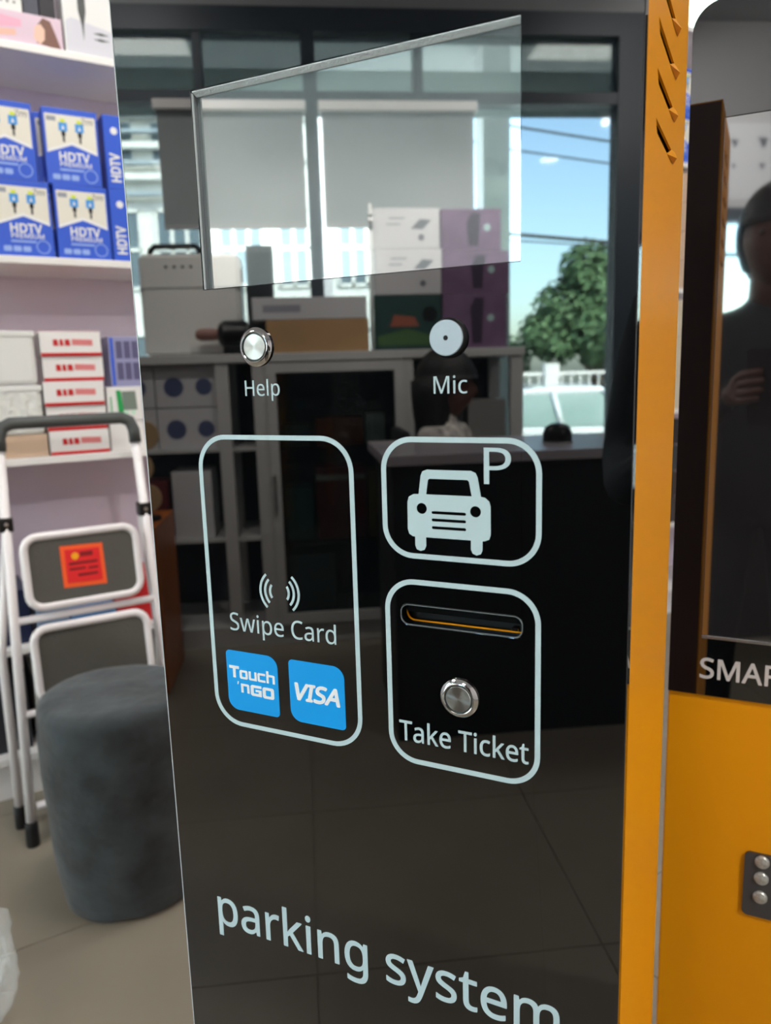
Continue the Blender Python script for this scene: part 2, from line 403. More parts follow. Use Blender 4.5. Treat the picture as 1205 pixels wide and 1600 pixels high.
# ticket slot
slot = shape('ticket_slot', [slot_hole], .0010, BPLAST, kiosk, 'S', (0, .0150, 0))
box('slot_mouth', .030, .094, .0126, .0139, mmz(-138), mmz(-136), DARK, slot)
shape('slot_lip', [mm2(rrect(21.5, 103, -142.6, -128.8, 5.5)), mm2(rrect(22.0, 102.5, -142.1, -129.3, 5.2))], .0008, mat('clear_edge', (110, 116, 118), .15), slot, 'S', (0, .0002, 0))
shape('slot_window', [mm2(rrect(22.2, 102.3, -135.5, -129.2, 3))], .0012, mat('smoked_acrylic', (16, 18, 19), .08, ior=1.7), slot, 'S', (0, .0072, 0))
box('slot_guide', .0955, .099, .003, .008, mmz(-139.3), mmz(-137.3), CHROME, slot)
# buttons and microphone
def push_button(u, v, nm):
    y = -.0002
    b = lathe(nm, [(.0129, 0), (.0129, .0012), (.0108, .0030), (.0100, .0032), (.0096, .0030), (.0094, .0006), (.0, .0006)], CHROME, kiosk, 48, (u/1000, y, mmz(v)), 'Y')
    lathe('groove_ring', [(.0094, .0007), (.0094, .0021), (.0087, .0021), (.0087, .0007)], mat('groove_grey', (84, 90, 88), .4, .3), b, 48, (0, 0, 0), 'Y')
    lathe('button_cap', [(.0085, .0008), (.0085, .0028), (.0083, .0030), (.0, .0030)], BRUSHED, b, 64, (0, 0, 0), 'Y', False)
    return b
push_button(-80.1, 38.5, 'help_button'); push_button(61.7, -187.5, 'ticket_button')
mic = lathe('microphone', [(.0118, 0), (.0118, .0012), (.0112, .0036), (.0106, .0042), (.0, .0042)], RUBBER, kiosk, 48, (.0578, -.0002, mmz(38.2)), 'Y')
lathe('grille_face', [(.0104, .0043), (.0104, .0052), (.0100, .0056), (.0016, .0057)], MICP, mic, 48, (0, 0, 0), 'Y')
lathe('sound_hole', [(.0015, .0050), (.0015, .00575), (.0, .00575)], DARK, mic, 16, (0, 0, 0), 'Y')
# screen print
T = -.0001
def ktext(b, x0, x1, z0, z1, m=PRINT, **k): return text(b, (x0/1000, x1/1000, mmz(z0), mmz(z1)), m, kiosk, 'S', (0, T, 0), **k)
ktext('Help', -91.5, -63.6, 2.7, 17.3)
ktext('Mic', 47.4, 68.9, 5.6, 16.4)
ktext('Swipe Card', -117.3, -28.0, -168.2, -149.4)
ktext('Take Ticket', 18.4, 106.8, -224.3, -209.3, bold=.006)
ktext('parking system', -148.3, 128.0, -426.0, -382.6, bold=.006)
ktext('P', 78.9, 95.7, -48.3, -26.4, name='parking_letter')
def outline(x0, x1, z0, z1, r, w): shape('outline_frame', [mm2(rrect(x0, x1, z0, z1, r, 12)), mm2(rrect(x0+w, x1-w, z0+w, z1-w, r-w, 12))], .0003, PRINT, kiosk, 'S', (0, T, 0))
outline(-136.1, -9.9, -239.0, -20.4, 24, 3.3)
outline(10.3, 114.2, -98.0, -20.4, 21, 3.4)
outline(10.3, 114.2, -239.8, -111.9, 21, 3.4)
# car symbol: one silhouette with window, lamps and grille cut out
car = [(28.2, -61.5), (29.3, -58.0), (32.5, -56.4), (36.0, -56.2), (37.6, -44.6), (38.8, -41.8), (41.6, -40.7), (70.6, -40.7), (73.6, -41.9), (74.9, -44.6), (76.9, -56.3), (79.6, -56.8), (82.2, -59.0), (83.0, -62.0),
       (83.0, -79.6), (82.0, -82.4), (79.0, -83.6), (77.7, -83.6), (77.7, -89.4), (76.6, -91.8), (73.9, -92.8), (71.4, -91.8), (70.3, -89.4), (70.3, -83.6), (40.4, -83.6), (40.4, -89.4), (39.2, -91.8), (36.6, -92.7), (34.0, -91.8), (33.0, -89.4), (33.0, -83.6), (31.6, -83.5), (29.0, -82.0), (28.0, -79.0)]
carh = [[(41.0, -56.2), (42.4, -47.2), (43.4, -46.3), (68.4, -46.3), (69.4, -47.2), (71.1, -56.2)], circ(37.9, -65.3, 3.5), circ(73.4, -65.6, 3.5)]
for z in (-67.5, -72.2, -77.1): carh.append(rrect(44.5, 67.3, z-.95, z+.95, .9, 3))
shape('car_symbol', [mm2(car)]+[mm2(h) for h in carh], .0003, PRINT, kiosk, 'S', (0, T, 0))
# contactless waves
for cx, rr_, a in ((-72.6, 8.0, 36), (-72.6, 12.2, 44), (-72.6, 16.2, 48)):
    shape('contactless_wave', [mm2(arc(cx+.2, -130.8, rr_, 180-a, 180+a, 1.75))], .0003, PRINT, kiosk, 'S', (0, T, 0))
    shape('contactless_wave', [mm2(arc(cx-.2, -130.8, rr_, -a, a, 1.75))], .0003, PRINT, kiosk, 'S', (0, T, 0))
# payment logos: blue tiles with two opposite round corners
def tile_loop(x0, x1, z0, z1):
    big, sm = 9, 3.2; out = []
    for cx, cy, a0, q in ((x1-big, z1-big, 0, big), (x0+sm, z1-sm, 90, sm), (x0+big, z0+big, 180, big), (x1-sm, z0+sm, 270, sm)):
        for k in range(9):
            a = R(a0+90*k/8); out.append((cx+q*math.cos(a), cy+q*math.sin(a)))
    return out
l1 = shape('payment_logo', [mm2(tile_loop(-123.2, -77.9, -226.0, -179.6))], .0003, BLUE_LOGO, kiosk, 'S', (0, T, 0))
l2 = shape('payment_logo', [mm2(tile_loop(-68.2, -23.0, -226.0, -179.6))], .0003, BLUE_LOGO, kiosk, 'S', (0, T, 0))
LT = (0, T-.0003, 0)
def block(name, x0, x1, z0, z1, kind):
    """squared logo letters drawn as closed outlines in a unit cell, stroke .26 of the width"""
    t = .27; u = .24; G = {'T': [[(0, 1), (1, 1), (1, 1-u), (.5+t/2, 1-u), (.5+t/2, 0), (.5-t/2, 0), (.5-t/2, 1-u), (0, 1-u)]],
         'o': [rrect(0, 1, 0, 1, .18, 3), rrect(t, 1-t, u, 1-u, .08, 3)], 'u': [[(0, 1), (t, 1), (t, u), (1-t, u), (1-t, 1), (1, 1), (1, 0), (.12, 0), (0, .12)]],
         'c': [[(1, 1), (.12, 1), (0, .88), (0, .12), (.12, 0), (1, 0), (1, u), (t, u), (t, 1-u), (1, 1-u)]],
         'h': [[(0, 1.4), (t, 1.4), (t, 1), (.88, 1), (1, .88), (1, 0), (1-t, 0), (1-t, 1-u), (t, 1-u), (t, 0), (0, 0)]],
         'n': [[(0, 1), (.88, 1), (1, .88), (1, 0), (1-t, 0), (1-t, 1-u), (t, 1-u), (t, 0), (0, 0)]],
         'G': [[(1, 1), (.12, 1), (0, .88), (0, .12), (.12, 0), (1, 0), (1, .6), (.45, .6), (.45, .6-u*.8), (1-t, .6-u*.8), (1-t, u), (t, u), (t, 1-u), (1, 1-u)]],
         'q': [[(.2, 1), (.9, 1), (.5, .0), (0, .0)]]}[kind]
    shape(name, [mm2([(x0+(x1-x0)*a_, z0+(z1-z0)*b_) for a_, b_ in lp_]) for lp_ in G], .0002, PRINT_W, l1, 'S', LT)
for k_, x0_, x1_, z0_, z1_ in (('T', -120.8, -112.0, -200.6, -191.4), ('o', -111.6, -104.4, -200.8, -194.0), ('u', -103.4, -96.4, -200.8, -194.0), ('c', -95.6, -88.8, -200.8, -194.0), ('h', -87.8, -80.6, -200.8, -194.2),
                              ('q', -114.2, -112.6, -205.6, -203.2), ('n', -111.0, -103.6, -211.6, -204.6), ('G', -102.4, -92.8, -212.6, -204.2), ('O', -91.8, -81.8, -213.0, -204.4)):
    block('logo_letter', x0_, x1_, z0_, z1_, 'o' if k_ == 'O' else k_)
text('VISA', (-.0632, -.0274, mmz(-209.0), mmz(-196.6)), PRINT_W, l2, 'S', LT, .0002, bold=.03, shear=.22)

# ------------------------------------------------------------------ second kiosk, behind it
k2loc = Matrix.Rotation(KR, 3, 'Z') @ Vector((.148, .417, 0))
K2 = empty('advert_kiosk', (-.42691+k2loc.x, .25189+k2loc.y, 0), KR, 'yellow kiosk with large black portrait screen reading SMART and button plate', 'kiosk')
W2 = .362
bm = bmesh.new(); add_box(bm, 0, W2, .008, .16, .05, 1.535)
bmesh.ops.bevel(bm, geom=[e for e in bm.edges if abs(e.verts[0].co.z-e.verts[1].co.z) < 1e-6 and abs(e.verts[0].co.x-e.verts[1].co.x) < 1e-6 and e.verts[0].co.z > 1], offset=.026, segments=8, affect='EDGES')
bm_obj('body', bm, YELLOW, K2)
box('plinth', .012, W2-.012, .02, .15, 0, .05, BPLAST, K2)
pan = [(0, .8475), (W2, .8475)] + [(W2-.026+.026*math.cos(R(a)), 1.509+.026*math.sin(R(a))) for a in range(0, 91, 10)] + [(.026+.026*math.cos(R(a)), 1.509+.026*math.sin(R(a))) for a in range(90, 181, 10)]
g2 = shape('screen_glass', [pan, [(.032, .9135), (W2-.032, .9135), (W2-.032, 1.4305), (.032, 1.4305)]], .008, BLACK_GLASS, K2, 'S', (0, .008, 0))
bv = g2.modifiers.new('edge', 'BEVEL'); bv.width = .002; bv.segments = 2; bv.limit_method = 'ANGLE'; bv.angle_limit = R(60)
d2 = box('display', .032, W2-.032, .0012, .0079, .9135, 1.4305, LCD2, K2)
box('display_trim', .032, W2-.032, -.0006, .0006, .9118, .9146, STEEL, d2)
box('front_cover', .001, W2-.001, .0045, .0085, .052, .8465, YELLOW, K2, .0012)
text('SMART', (.0318, .0318+.0945, .8672, .8898), mat('grey_white_print', (214, 208, 204), .6), K2, 'S', (0, 0, 0), .0004, bold=.012)
plate = shape('button_plate', [rrect(.0855, .1555, .598, .6735, .006)], .004, mat('graphite_plate', (92, 92, 94), .35, .6), K2, 'S', (0, .0045, 0))
bm = bmesh.new()
for cx in (.1028, .1382):
    for cz in (.6235, .6462, .6688-.003):
        lathe('steel_button', [(.0074, 0), (.0074, .002), (.006, .0036), (.003, .0042), (0, .0043)], mat('worn_steel_button', (196, 196, 190), .4, .6, var=.25, scale=300), plate, 24, (cx, .0005, cz), 'Y')
bm.free()

# ------------------------------------------------------------------ shelving along the left wall
XS = -2.36
shelf = empty('wall_shelving', (XS, 0, 0), 0, 'long white wall shelving with mauve back panels and mixed boxed goods', 'shelf')
YS0, YS1 = -1.2, 3.85
LV = (.455, .995, 1.54, 2.077, 2.626)
for z in LV: box('shelf_board', -.30, 0, YS0, YS1, z-.02, z, WHITE, shelf, .002)
box('plinth', -.30, -.02, YS0, YS1, 0, .11, WHITE, shelf)
box('bottom_board', -.30, 0, YS0, YS1, .11, .13, WHITE, shelf)
box('top_board', -.30, 0, YS0, YS1, 3.02, 3.05, WHITE, shelf)
for y in (-1.2, -.2, .86, 1.9, 2.9, 3.83): box('upright', -.30, -.004, y, y+.02, .13, 3.02, WHITE, shelf)
for y0, y1 in ((-1.18, -.2), (-.18, .86), (.88, 1.9), (1.92, 2.9), (2.92, 3.83)): box('back_panel', -.318, -.30, y0, y1, .0, 3.05, MAUVE, shelf)

G_CAB = 'blue cable boxes on the shelving'
XB = -2.375
def cable_box(w=.142, h=.196, dpt=.05):
    """front faces +X; origin at bottom front left"""
    b = box('cable_box', -dpt, 0, 0, w, 0, h, BLUEB, None, .0012)
    shape('cream_panel', [[(.006, .088), (w/2, .112), (w-.006, .090), (w-.006, h-.016), (.006, h-.016)]], .0004, CREAM, b, 'E')
    shape('white_stripe', [[(.006, .080), (w/2, .104), (w-.006, .082), (w-.006, .090), (w/2, .112), (.006, .088)]], .0006, PRINT_W, b, 'E')
    for cy in (w*.36, w*.66):
        bm = bmesh.new()
        add_box(bm, .0004, .0010, cy-.011, cy+.011, .138, .160, 0); add_box(bm, .0004, .0010, cy-.006, cy+.006, .160, .169, 1)
        add_box(bm, .0004, .0010, cy-.005, cy+.005, .126, .138, 2); add_box(bm, .0004, .0010, cy-.0025, cy+.0025, .110, .126, 2)
        o = bm_obj('plug_picture', bm, None, b)
        for q in (mat('plug_blue', (70, 150, 220), .5), mat('plug_yellow', (206, 220, 40), .5), BPLAST): o.data.materials.append(q)
        shape('plug_mark', [[(cy-.004, .143), (cy+.004, .143), (cy, .154)]], .0003, PRINT_W, b, 'E', (.001, 0, 0))
    text('HDTV', (.036, w-.028, .062, .084), PRINT_W, b, 'E', (0, 0, 0), .0005, bold=.026, res=2)
    text('PREMIUM', (.036, w-.024, .047, .059), PRINT_W, b, 'E', (0, 0, 0), .0005, bold=.010, res=2)
    shape('small_print', [[(.034, .036), (w-.045, .036), (w-.045, .041), (.034, .041)]], .0004, mat('pale_blue_print', (150, 176, 232), .5), b, 'E')
    for k in range(3): shape('icon_tile', [rrect(.014+.024*k, .034+.024*k, .012, .026, .003, 3)], .0004, MATS['pale_blue_print'], b, 'E')
    shape('round_seal', [circ(w-.028, .026, .018), circ(w-.028, .026, .0155)], .0004, MATS['pale_blue_print'], b, 'E')
    text('2m', (w-.046, w-.012, h-.036, h-.020), mat('pen_ink', (70, 70, 90), .5), b, 'E', (.0004, 0, 0), .0003, shear=.3, name='handwritten_length', res=1)
    shape('badge', [[(.010, h-.034), (.034, h-.034), (.034, h-.022), (.010, h-.022)]], .0003, mat('grey_badge', (150, 154, 162), .5), b, 'E', (.0004, 0, 0))
    return b
cb = cable_box()
def put(o, x, y, z, rz=0, lab=None, group=None, rx=0):
    o.location = (x, y, z); o.rotation_euler = (rx, 0, rz)
    if lab: tag(o, lab, 'box', group)
    return o
Z1 = 1.5412
tag(cb, '', 'box')
put(cb, XB, .434, Z1, 0, 'blue and cream cable box, lower one of the pair beside the side-turned boxes', G_CAB)
put(copy_tree(cb), XB-.004, .424, Z1+.1966, R(-2), 'blue and cream cable box, upper one of the pair beside the side-turned boxes', G_CAB)
put(copy_tree(cb), XB, .281, Z1, 0, 'blue and cream cable box, lower one of the pair next to shelving upright end', G_CAB)
put(copy_tree(cb), XB+.002, .256, Z1+.1966, R(1), 'blue and cream cable box tilted a little, on top of its twin at row end', G_CAB)
put(copy_tree(cb), XB-.056, .418, Z1, 0, 'cable box at the bottom directly behind the front pair of boxes', G_CAB)
put(copy_tree(cb), XB-.060, .410, Z1+.1966, 0, 'cable box on top directly behind the front pair of boxes', G_CAB)
for k in range(2):   # two boxes turned so that the blue side shows, with the name running upwards
    o = box('cable_box', -.142, 0, 0, .05, 0, .196, BLUEB, None, .0012)
    t = text('HDTV', (.02, .095, .012, .038), PRINT_W, o, 'E', (.0002, 0, 0), .0004, bold=.03, name='side_lettering', res=2)
    for v in t.data.vertices: v.co = Vector((v.co.x, .05-v.co.z, v.co.y))
    shape('white_mark', [circ(.028, .155, .010, 10)], .0004, PRINT_W, o, 'E')
    put(o, XB, .582, Z1+.1966*k, 0, ('blue cable box turned side on, standing on the shelf', 'blue cable box turned side on, lying upon another one')[k], 'side-on blue cable boxes')
def carton(x0, y0, z0, dx, dy, dz, m, lab, name='carton', group=None, rz=0):
    o = box(name, -dx, 0, 0, dy, 0, dz, m, None, .0015); put(o, x0, y0, z0, rz, lab, group); return o
# top shelf of the visible bay
ZT = 2.0782
PINK = mat('pink_grey_card', (214, 190, 204), .45); SKIN = mat('print_skin', (232, 190, 170), .5); HAIR = mat('print_hair', (120, 84, 72), .5)
e = carton(XB, .300, ZT, .1, .196, .078, PINK, 'low pink carton picturing long brown hair and a pink dryer', 'hair_dryer_box')
shape('dryer_picture', [[(.01, .030), (.095, .042), (.095, .060), (.01, .068)]], .0004, mat('print_pink', (226, 168, 190), .5), e, 'E')
shape('dryer_handle', [[(.02, .012), (.08, .020), (.08, .034), (.02, .028)]], .0006, mat('print_orange', (226, 180, 160), .5), e, 'E')
shape('hair_picture', [[(.13, .010), (.135, .055), (.150, .074), (.168, .068), (.178, .040), (.19, .004), (.165, .004)]], .0004, HAIR, e, 'E')
shape('face_picture', [[(.124, .020), (.128, .050), (.142, .058), (.152, .045), (.150, .020), (.138, .008)]], .0006, SKIN, e, 'E')
dd = carton(XB-.005, .270, ZT+.0785, .1, .132, .16, WPLAST, 'white carton lying on top of the pink carton')
for k in range(5): shape('printed_dot', [circ(.05+.016*k, .022, .0035, 8)], .0004, mat('grey_ink', (120, 120, 120), .5), dd, 'E')
carton(XB-.014, .4065, ZT+.0785, .07, .038, .21, mat('dark_slate_card', (70, 72, 84), .4), 'narrow slate carton standing on the pink carton')
carton(XB-.014, .4465, ZT+.0785, .07, .04, .21, mat('black_card', (34, 32, 38), .4), 'narrow black carton with pink strip standing on the pink carton')
f = carton(XB, .502, ZT, .09, .13, .27, mat('white_card', (222, 222, 220), .4), 'tall white carton picturing a slim black pen tool')
shape('pen_picture', [[(.040, .25), (.040, .11), (.047, .075), (.050, .035), (.053, .075), (.060, .11), (.060, .25)]], .0004, GPLAST, f, 'E')
shape('light_band', [[(.004, .004), (.126, .004), (.126, .07), (.02, .09), (.004, .08)]], .0002, mat('pale_grey_print', (202, 202, 210), .5), f, 'E')
for z in (.060, .045): shape('tip_picture', [[(.075, z), (.095, z+.004), (.118, z), (.095, z-.004)]], .0004, GPLAST, f, 'E')
# middle shelf: jars, red-striped stack, electronics cartons
Z0 = .9962
for z, h, y0, w, lab in ((Z0+.063, .135, .222, .128, 'crumpled white plastic tub, lower of two, beside the red striped boxes'), (Z0+.201, .145, .225, .12, 'smooth white plastic tub standing on a crumpled one')):
    tub = box('plastic_tub', -.1, 0, 0, w, 0, h, WPLAST if h > .14 else mat('crumpled_white', (224, 224, 218), .4, bump=.9, scale=40), None, .012); put(tub, XB, y0, z, 0, lab)
    tag(tub, lab, 'tub'); 
    box('lid', -.102, .002, -.002, w+.002, h-.016, h+.001, WPLAST, tub, .004)
carton(XB, .235, Z0, .12, .118, .062, TAN, 'small tan carton under the crumpled white tub')
labs = ('lowest', 'second from bottom', 'middle', 'second from top', 'topmost')
for k in range(5):
    o = carton(XB-(0, .004, 0, .006, .002)[k], (.359, .358, .356, .362, .360)[k], Z0+.0695*k, .12, .163, .068, WHITE, 'white carton with red stripes, %s in its stack of five' % labs[k], 'striped_carton', 'stack of red striped cartons')
    shape('red_stripe', [[(.0, .0), (.163, .0), (.163, .009), (0, .009)]], .0006, REDP, o, 'E')
    box('red_lid', -.119, -.001, .001, .162, .0678, .0686, REDP, o)
    for q0, q1 in ((.034, .048), (.051, .062), (.065, .080)): shape('red_print', [[(q0, .028), (q1, .028), (q1-.002, .046), (q0, .046)]], .0004, REDP, o, 'E')
    shape('pale_red_print', [[(.084, .030), (.140, .028), (.140, .045), (.084, .047)]], .0004, mat('pale_red', (222, 130, 130), .5), o, 'E')
o = carton(XB-.005, .528, Z0, .1, .1, .088, WHITE, 'small white carton under the white and green carton')
o = carton(XB-.002, .527, Z0+.0885, .1, .1, .098, WHITE, 'white carton with green print beside the red striped stack')
shape('green_print', [[(.030, .01), (.046, .01), (.040, .088), (.026, .088)]], .0004, mat('green_print', (30, 160, 80), .5), o, 'E')
shape('picture', [[(.044, .03), (.085, .03), (.082, .085), (.042, .085)]], .0004, mat('print_grey_green', (120, 132, 122), .5), o, 'E')
for k in range(2): shape('white_spot', [circ(.052+.02*k, .022, .007, 10)], .0006, mat('green_white', (200, 235, 210), .5), o, 'E')
shape('side_print', [[(.008, .012), (.012, .012), (.012, .07), (.008, .07)]], .0004, MATS['green_print'], o, 'E')
o = carton(XB-.008, .545, Z0+.187, .1, .09, .145, mat('lilac_card', (150, 150, 186), .4), 'lilac carton with blue edge on top of the green print carton')
shape('blue_edge', [[(.004, .004), (.013, .004), (.013, .141), (.004, .141)]], .0004, BLUEB, o, 'E')
for k in range(3):
    for j in range(2): shape('dark_picture', [[(.02+.023*k, .02+.062*j), (.038+.023*k, .02+.062*j), (.038+.023*k, .07+.062*j), (.02+.023*k, .07+.062*j)]], .0004, mat('dark_lilac', (92, 88, 122), .5), o, 'E')
# goods on the lower boards, half hidden by the ladder
ZL = .456
for y0, dx, dy, dz, m, lab in ((.16, .2, .10, .16, mat('navy_card', (30, 40, 70), .4), 'navy carton low on the shelving behind the ladder'),
        (.275, .22, .09, .10, mat('silver_blue_card', (130, 150, 176), .4), 'silver blue carton low on the shelving behind the ladder'),
        (.37, .2, .13, .075, mat('sky_blue_card', (90, 140, 190), .4), 'sky blue carton low on the shelving behind the ladder'),
        (.505, .2, .13, .15, REDP, 'red carton low on the shelving behind the ladder'),
        (.02, .2, .12, .2, mat('dark_card', (36, 36, 40), .4), 'black carton low on the shelving behind the ladder')):
    carton(XB-.02, y0, ZL, dx, dy, dz, m, lab)
for y0, dy, dz, m, lab in ((.03, .2, .24, mat('charcoal_card', (44, 46, 52), .4), 'charcoal carton on the lowest board behind the ladder'), (.25, .2, .22, mat('off_white_card', (190, 190, 186), .4), 'off white carton on the lowest board behind the ladder'), (.47, .2, .26, mat('brown_black_card', (40, 34, 34), .4), 'dark brown carton on the lowest board behind the ladder')):
    carton(XB-.03, y0, .131, .2, dy, dz, m, lab)
# far bay, glimpsed between the two kiosks
for k, (z, h) in enumerate(((2.0782, .19), (2.269, .19))):
    put(copy_tree(cb), XB, 2.98+.01*k, z, 0, ('cable box standing on the far bay shelf between the kiosks', 'cable box stacked on another in the far bay between the kiosks')[k], 'blue cable boxes in the far bay')
for k in range(4): carton(XB, 2.97+.005*k, 1.5412+.125*k, .2, .16, .123, TAN, 'tan carton number row: %s of four in the far bay stack' % ('lowest', 'second', 'third', 'topmost')[k] if False else 'tan carton, %s of four in the far bay stack' % ('lowest', 'second', 'third', 'topmost')[k], 'tan_carton', 'tan cartons in the far bay')
for k in range(3): carton(XB, 2.965+.005*k, .9962+.165*k, .2, .17, .163, mat('pale_tan_card', (208, 196, 170), .5), 'pale tan carton, %s of three in the far bay' % ('lowest', 'middle', 'topmost')[k], 'pale_carton', 'pale cartons in the far bay')
for k in range(4): carton(XB, 2.965, .456+.125*k, .2, .16, .12, mat(('dark_taupe', 'dark_brown_c', 'dark_grey_c', 'black_brown')[k], ((70, 62, 58), (60, 48, 40), (58, 58, 60), (40, 34, 32))[k], .5), '%s carton low in the far bay' % ('taupe', 'dark brown', 'dark grey', 'black brown')[k])
for k in range(3):
    lathe('glass_globe_lamp', [(.02, 0), (.022, .02), (.05, .05), (.075, .10), (.08, .14), (.07, .185), (.04, .215), (0, .225)], mat('lit_globe', (225, 255, 240), .3, emit=2.2), None, 24, (XB-.02, 2.83+.165*k, 2.6262))
    tag(bpy.context.scene.objects[-1] if False else COL.objects[-1], 'lit pale green globe lamp, %s on the far top board' % ('first of three by the upright', 'middle of three', 'last of three')[k], 'lamp', 'globe lamps on the far top board')

# ------------------------------------------------------------------ step ladder, folded against the shelving
lad = empty('step_ladder', (-2.09, .18, 0), 0, 'folded white step ladder with grey treads and orange warning sticker', 'ladder')
WT = mat('white_tube', (232, 226, 226), .3); TREAD = mat('grey_tread', (84, 82, 76), .7, bump=.3, scale=120)
def lp(y, z, d=0): return (-.125*z/1.06 + d, y-.18, z)
for s in (0, 1):
    yb, yt = (.172, .212) if s == 0 else (.575, .556)
    tube('front_leg', [lp(yb, .03), lp(yb+(yt-yb)*.5, .53), lp(yt, 1.035)], .0125, WT, lad, 12)
    tube('rear_leg', [(-.110, yb-.014-.18, .03), (-.116, yb-.012-.18+.01*s, .5), (-.126, yt-.006-.18+.006*s, .82)], .0115, WT, lad, 12)
    for y, z, dx in ((yb, 0, .002), (yb-.014, 0, -.110)):
        f_ = lathe('foot', [(.016, 0), (.017, .01), (.0165, .06), (.014, .064)], RUBBER, lad, 14, (dx, y-.18, 0))
    j = box('joint', -.03, .012, -.017, .017, .825, .862, BPLAST, lad, .004); j.location = (-.098, (yb+(yt-yb)*.8)-.18, 0)
    lathe('rivet', [(.005, 0), (.005, .002), (0, .003)], STEEL, j, 12, (.012, 0, .845)).rotation_euler = (0, R(90), 0)
bm = bmesh.new()
add_tube(bm, [lp(.212, 1.03), lp(.214, 1.065), lp(.224, 1.09), lp(.245, 1.1), lp(.385, 1.1), lp(.525, 1.1), lp(.546, 1.09), lp(.555, 1.065), lp(.556, 1.03)], .0165, 12)
bm_obj('hand_grip', bm, GPLAST, lad, True)
for zt, zb, ya, yb in ((.806, .622, .235, .520), (.566, .375, .232, .524), (.32, .13, .229, .528)):
    bm = bmesh.new(); d_ = .022; rr0 = .035
    path = [(a, b) for a, b in rrect(ya, yb, zb, zt, rr0, 5)]; path.append(path[0]); path.append(path[1])
    add_tube(bm, [lp(a, b, d_) for a, b in path], .011, 10, False)
    fr = bm_obj('tread_frame', bm, WT, lad, True)
    bm = bmesh.new(); n = []
    vs_ = [bm.verts.new(lp(a, b, d_+.004)) for a, b in rrect(ya+.008, yb-.008, zb+.008, zt-.008, .03, 4)]
    f0 = bm.faces.new(vs_); ex = bmesh.ops.extrude_face_region(bm, geom=[f0])
    for v in [g for g in ex['geom'] if isinstance(g, bmesh.types.BMVert)]: v.co.x -= .010
    bm_obj('tread_mat', bm, TREAD, fr)
    if zt > .8:
        bm = bmesh.new(); n = 0
        for (a0, a1, b0, b1, e_, mi) in ((.321, .431, .664, .775, .0045, 0), (.332, .421, .676, .764, .0055, 1)):
            q = [lp(a0, b0, d_+e_), lp(a1, b0-.004, d_+e_), lp(a1-.001, b1-.004, d_+e_), lp(a0, b1, d_+e_)]
            q2 = [(x_-.001, y_, z_) for x_, y_, z_ in q]
            A = [bm.verts.new(p_) for p_ in q]; B = [bm.verts.new(p_) for p_ in q2]
            bm.faces.new(A).material_index = mi; bm.faces.new(B[::-1]).material_index = mi
            for i in range(4): bm.faces.new((A[i], A[(i+1) % 4], B[(i+1) % 4], B[i])).material_index = mi
        for k, (a0, a1, b0, b1) in enumerate(((.370, .402, .742, .754), (.340, .412, .722, .729), (.340, .380, .708, .714), (.388, .412, .706, .712), (.360, .410, .690, .697))):
            q = [lp(a, b, d_+.0062) for a, b in ((a0, b0), (a1, b0), (a1, b1), (a0, b1))]
            bm.faces.new([bm.verts.new(p_) for p_ in q]).material_index = 2
        q = [lp(.357+.010*math.cos(t_*math.pi/4), .745+.010*math.sin(t_*math.pi/4), d_+.0064) for t_ in range(8)]
        bm.faces.new([bm.verts.new(p_) for p_ in q]).material_index = 3
        st = bm_obj('warning_sticker', bm, None, fr)
        for q in (mat('orange_sticker', (250, 96, 40), .5), mat('red_sticker', (232, 36, 40), .5), mat('dark_red_print', (140, 20, 26), .5), mat('sticker_yellow', (250, 170, 20), .5)): st.data.materials.append(q)
for z in (.59, .345, .10): tube('cross_bar', [lp(.19, z), lp(.56, z)], .010, WT, lad)

# ------------------------------------------------------------------ velvet pouf
VELVET = mat('grey_velvet', (44, 51, 54), .8, var=.62, scale=11, bump=.7)
VELVET.node_tree.nodes['Principled BSDF'].inputs['Sheen Weight'].default_value = .25
pouf = lathe('pouf', [(.150, .0), (.156, .006), (.160, .03), (.170, .12), (.1765, .24), (.179, .34), (.1795, .42), (.178, .458), (.1765, .472), (.173, .484), (.166, .492), (.155, .496), (.11, .4985), (.05, .4995), (0, .5)], VELVET, None, 64, (-1.785, .358, 0))
tag(pouf, 'round dark grey velvet pouf standing on the tiles before the ladder', 'pouf')
tex = bpy.data.textures.new('velvet_soft', 'CLOUDS'); tex.noise_scale = .12
sb = pouf.modifiers.new('sub', 'SUBSURF'); sb.levels = 1; sb.render_levels = 1
dm = pouf.modifiers.new('soft', 'DISPLACE'); dm.texture = tex; dm.strength = .010; dm.mid_level = .5

# ------------------------------------------------------------------ clear plastic bag on the floor by the frame's edge
bm = bmesh.new(); bmesh.ops.create_icosphere(bm, subdivisions=5, radius=.13)
for v in bm.verts:
    n_ = v.co.normalized()
    k = 1+.14*math.sin(7*n_.x+3*n_.z)*math.cos(5*n_.y-4*n_.z)+.05*abs(math.sin(11*n_.y+7*n_.x))+.035*abs(math.sin(17*n_.z+9*n_.y))-.02*abs(math.sin(25*n_.x-13*n_.z))
    v.co = Vector((v.co.x*k*1.0, v.co.y*k*1.0, max(-.1, v.co.z*k*1.0)+.101))
PL = bpy.data.materials.new('clear_plastic_film'); PL.use_nodes = True
nt = PL.node_tree; pb = nt.nodes['Principled BSDF']; pb.inputs['Base Color'].default_value = (.8, .86, .86, 1); pb.inputs['Roughness'].default_value = .12
tr = nt.nodes.new('ShaderNodeBsdfTransparent'); mx = nt.nodes.new('ShaderNodeMixShader'); mx.inputs[0].default_value = .22
nt.links.new(tr.outputs[0], mx.inputs[1]); nt.links.new(pb.outputs[0], mx.inputs[2]); nt.links.new(mx.outputs[0], nt.nodes['Material Output'].inputs['Surface'])
bag = bm_obj('plastic_bag', bm, PL, None, True); bag.location = (-1.56, -.065, 0)
tag(bag, 'crumpled clear plastic bag lying on the floor tiles', 'bag')

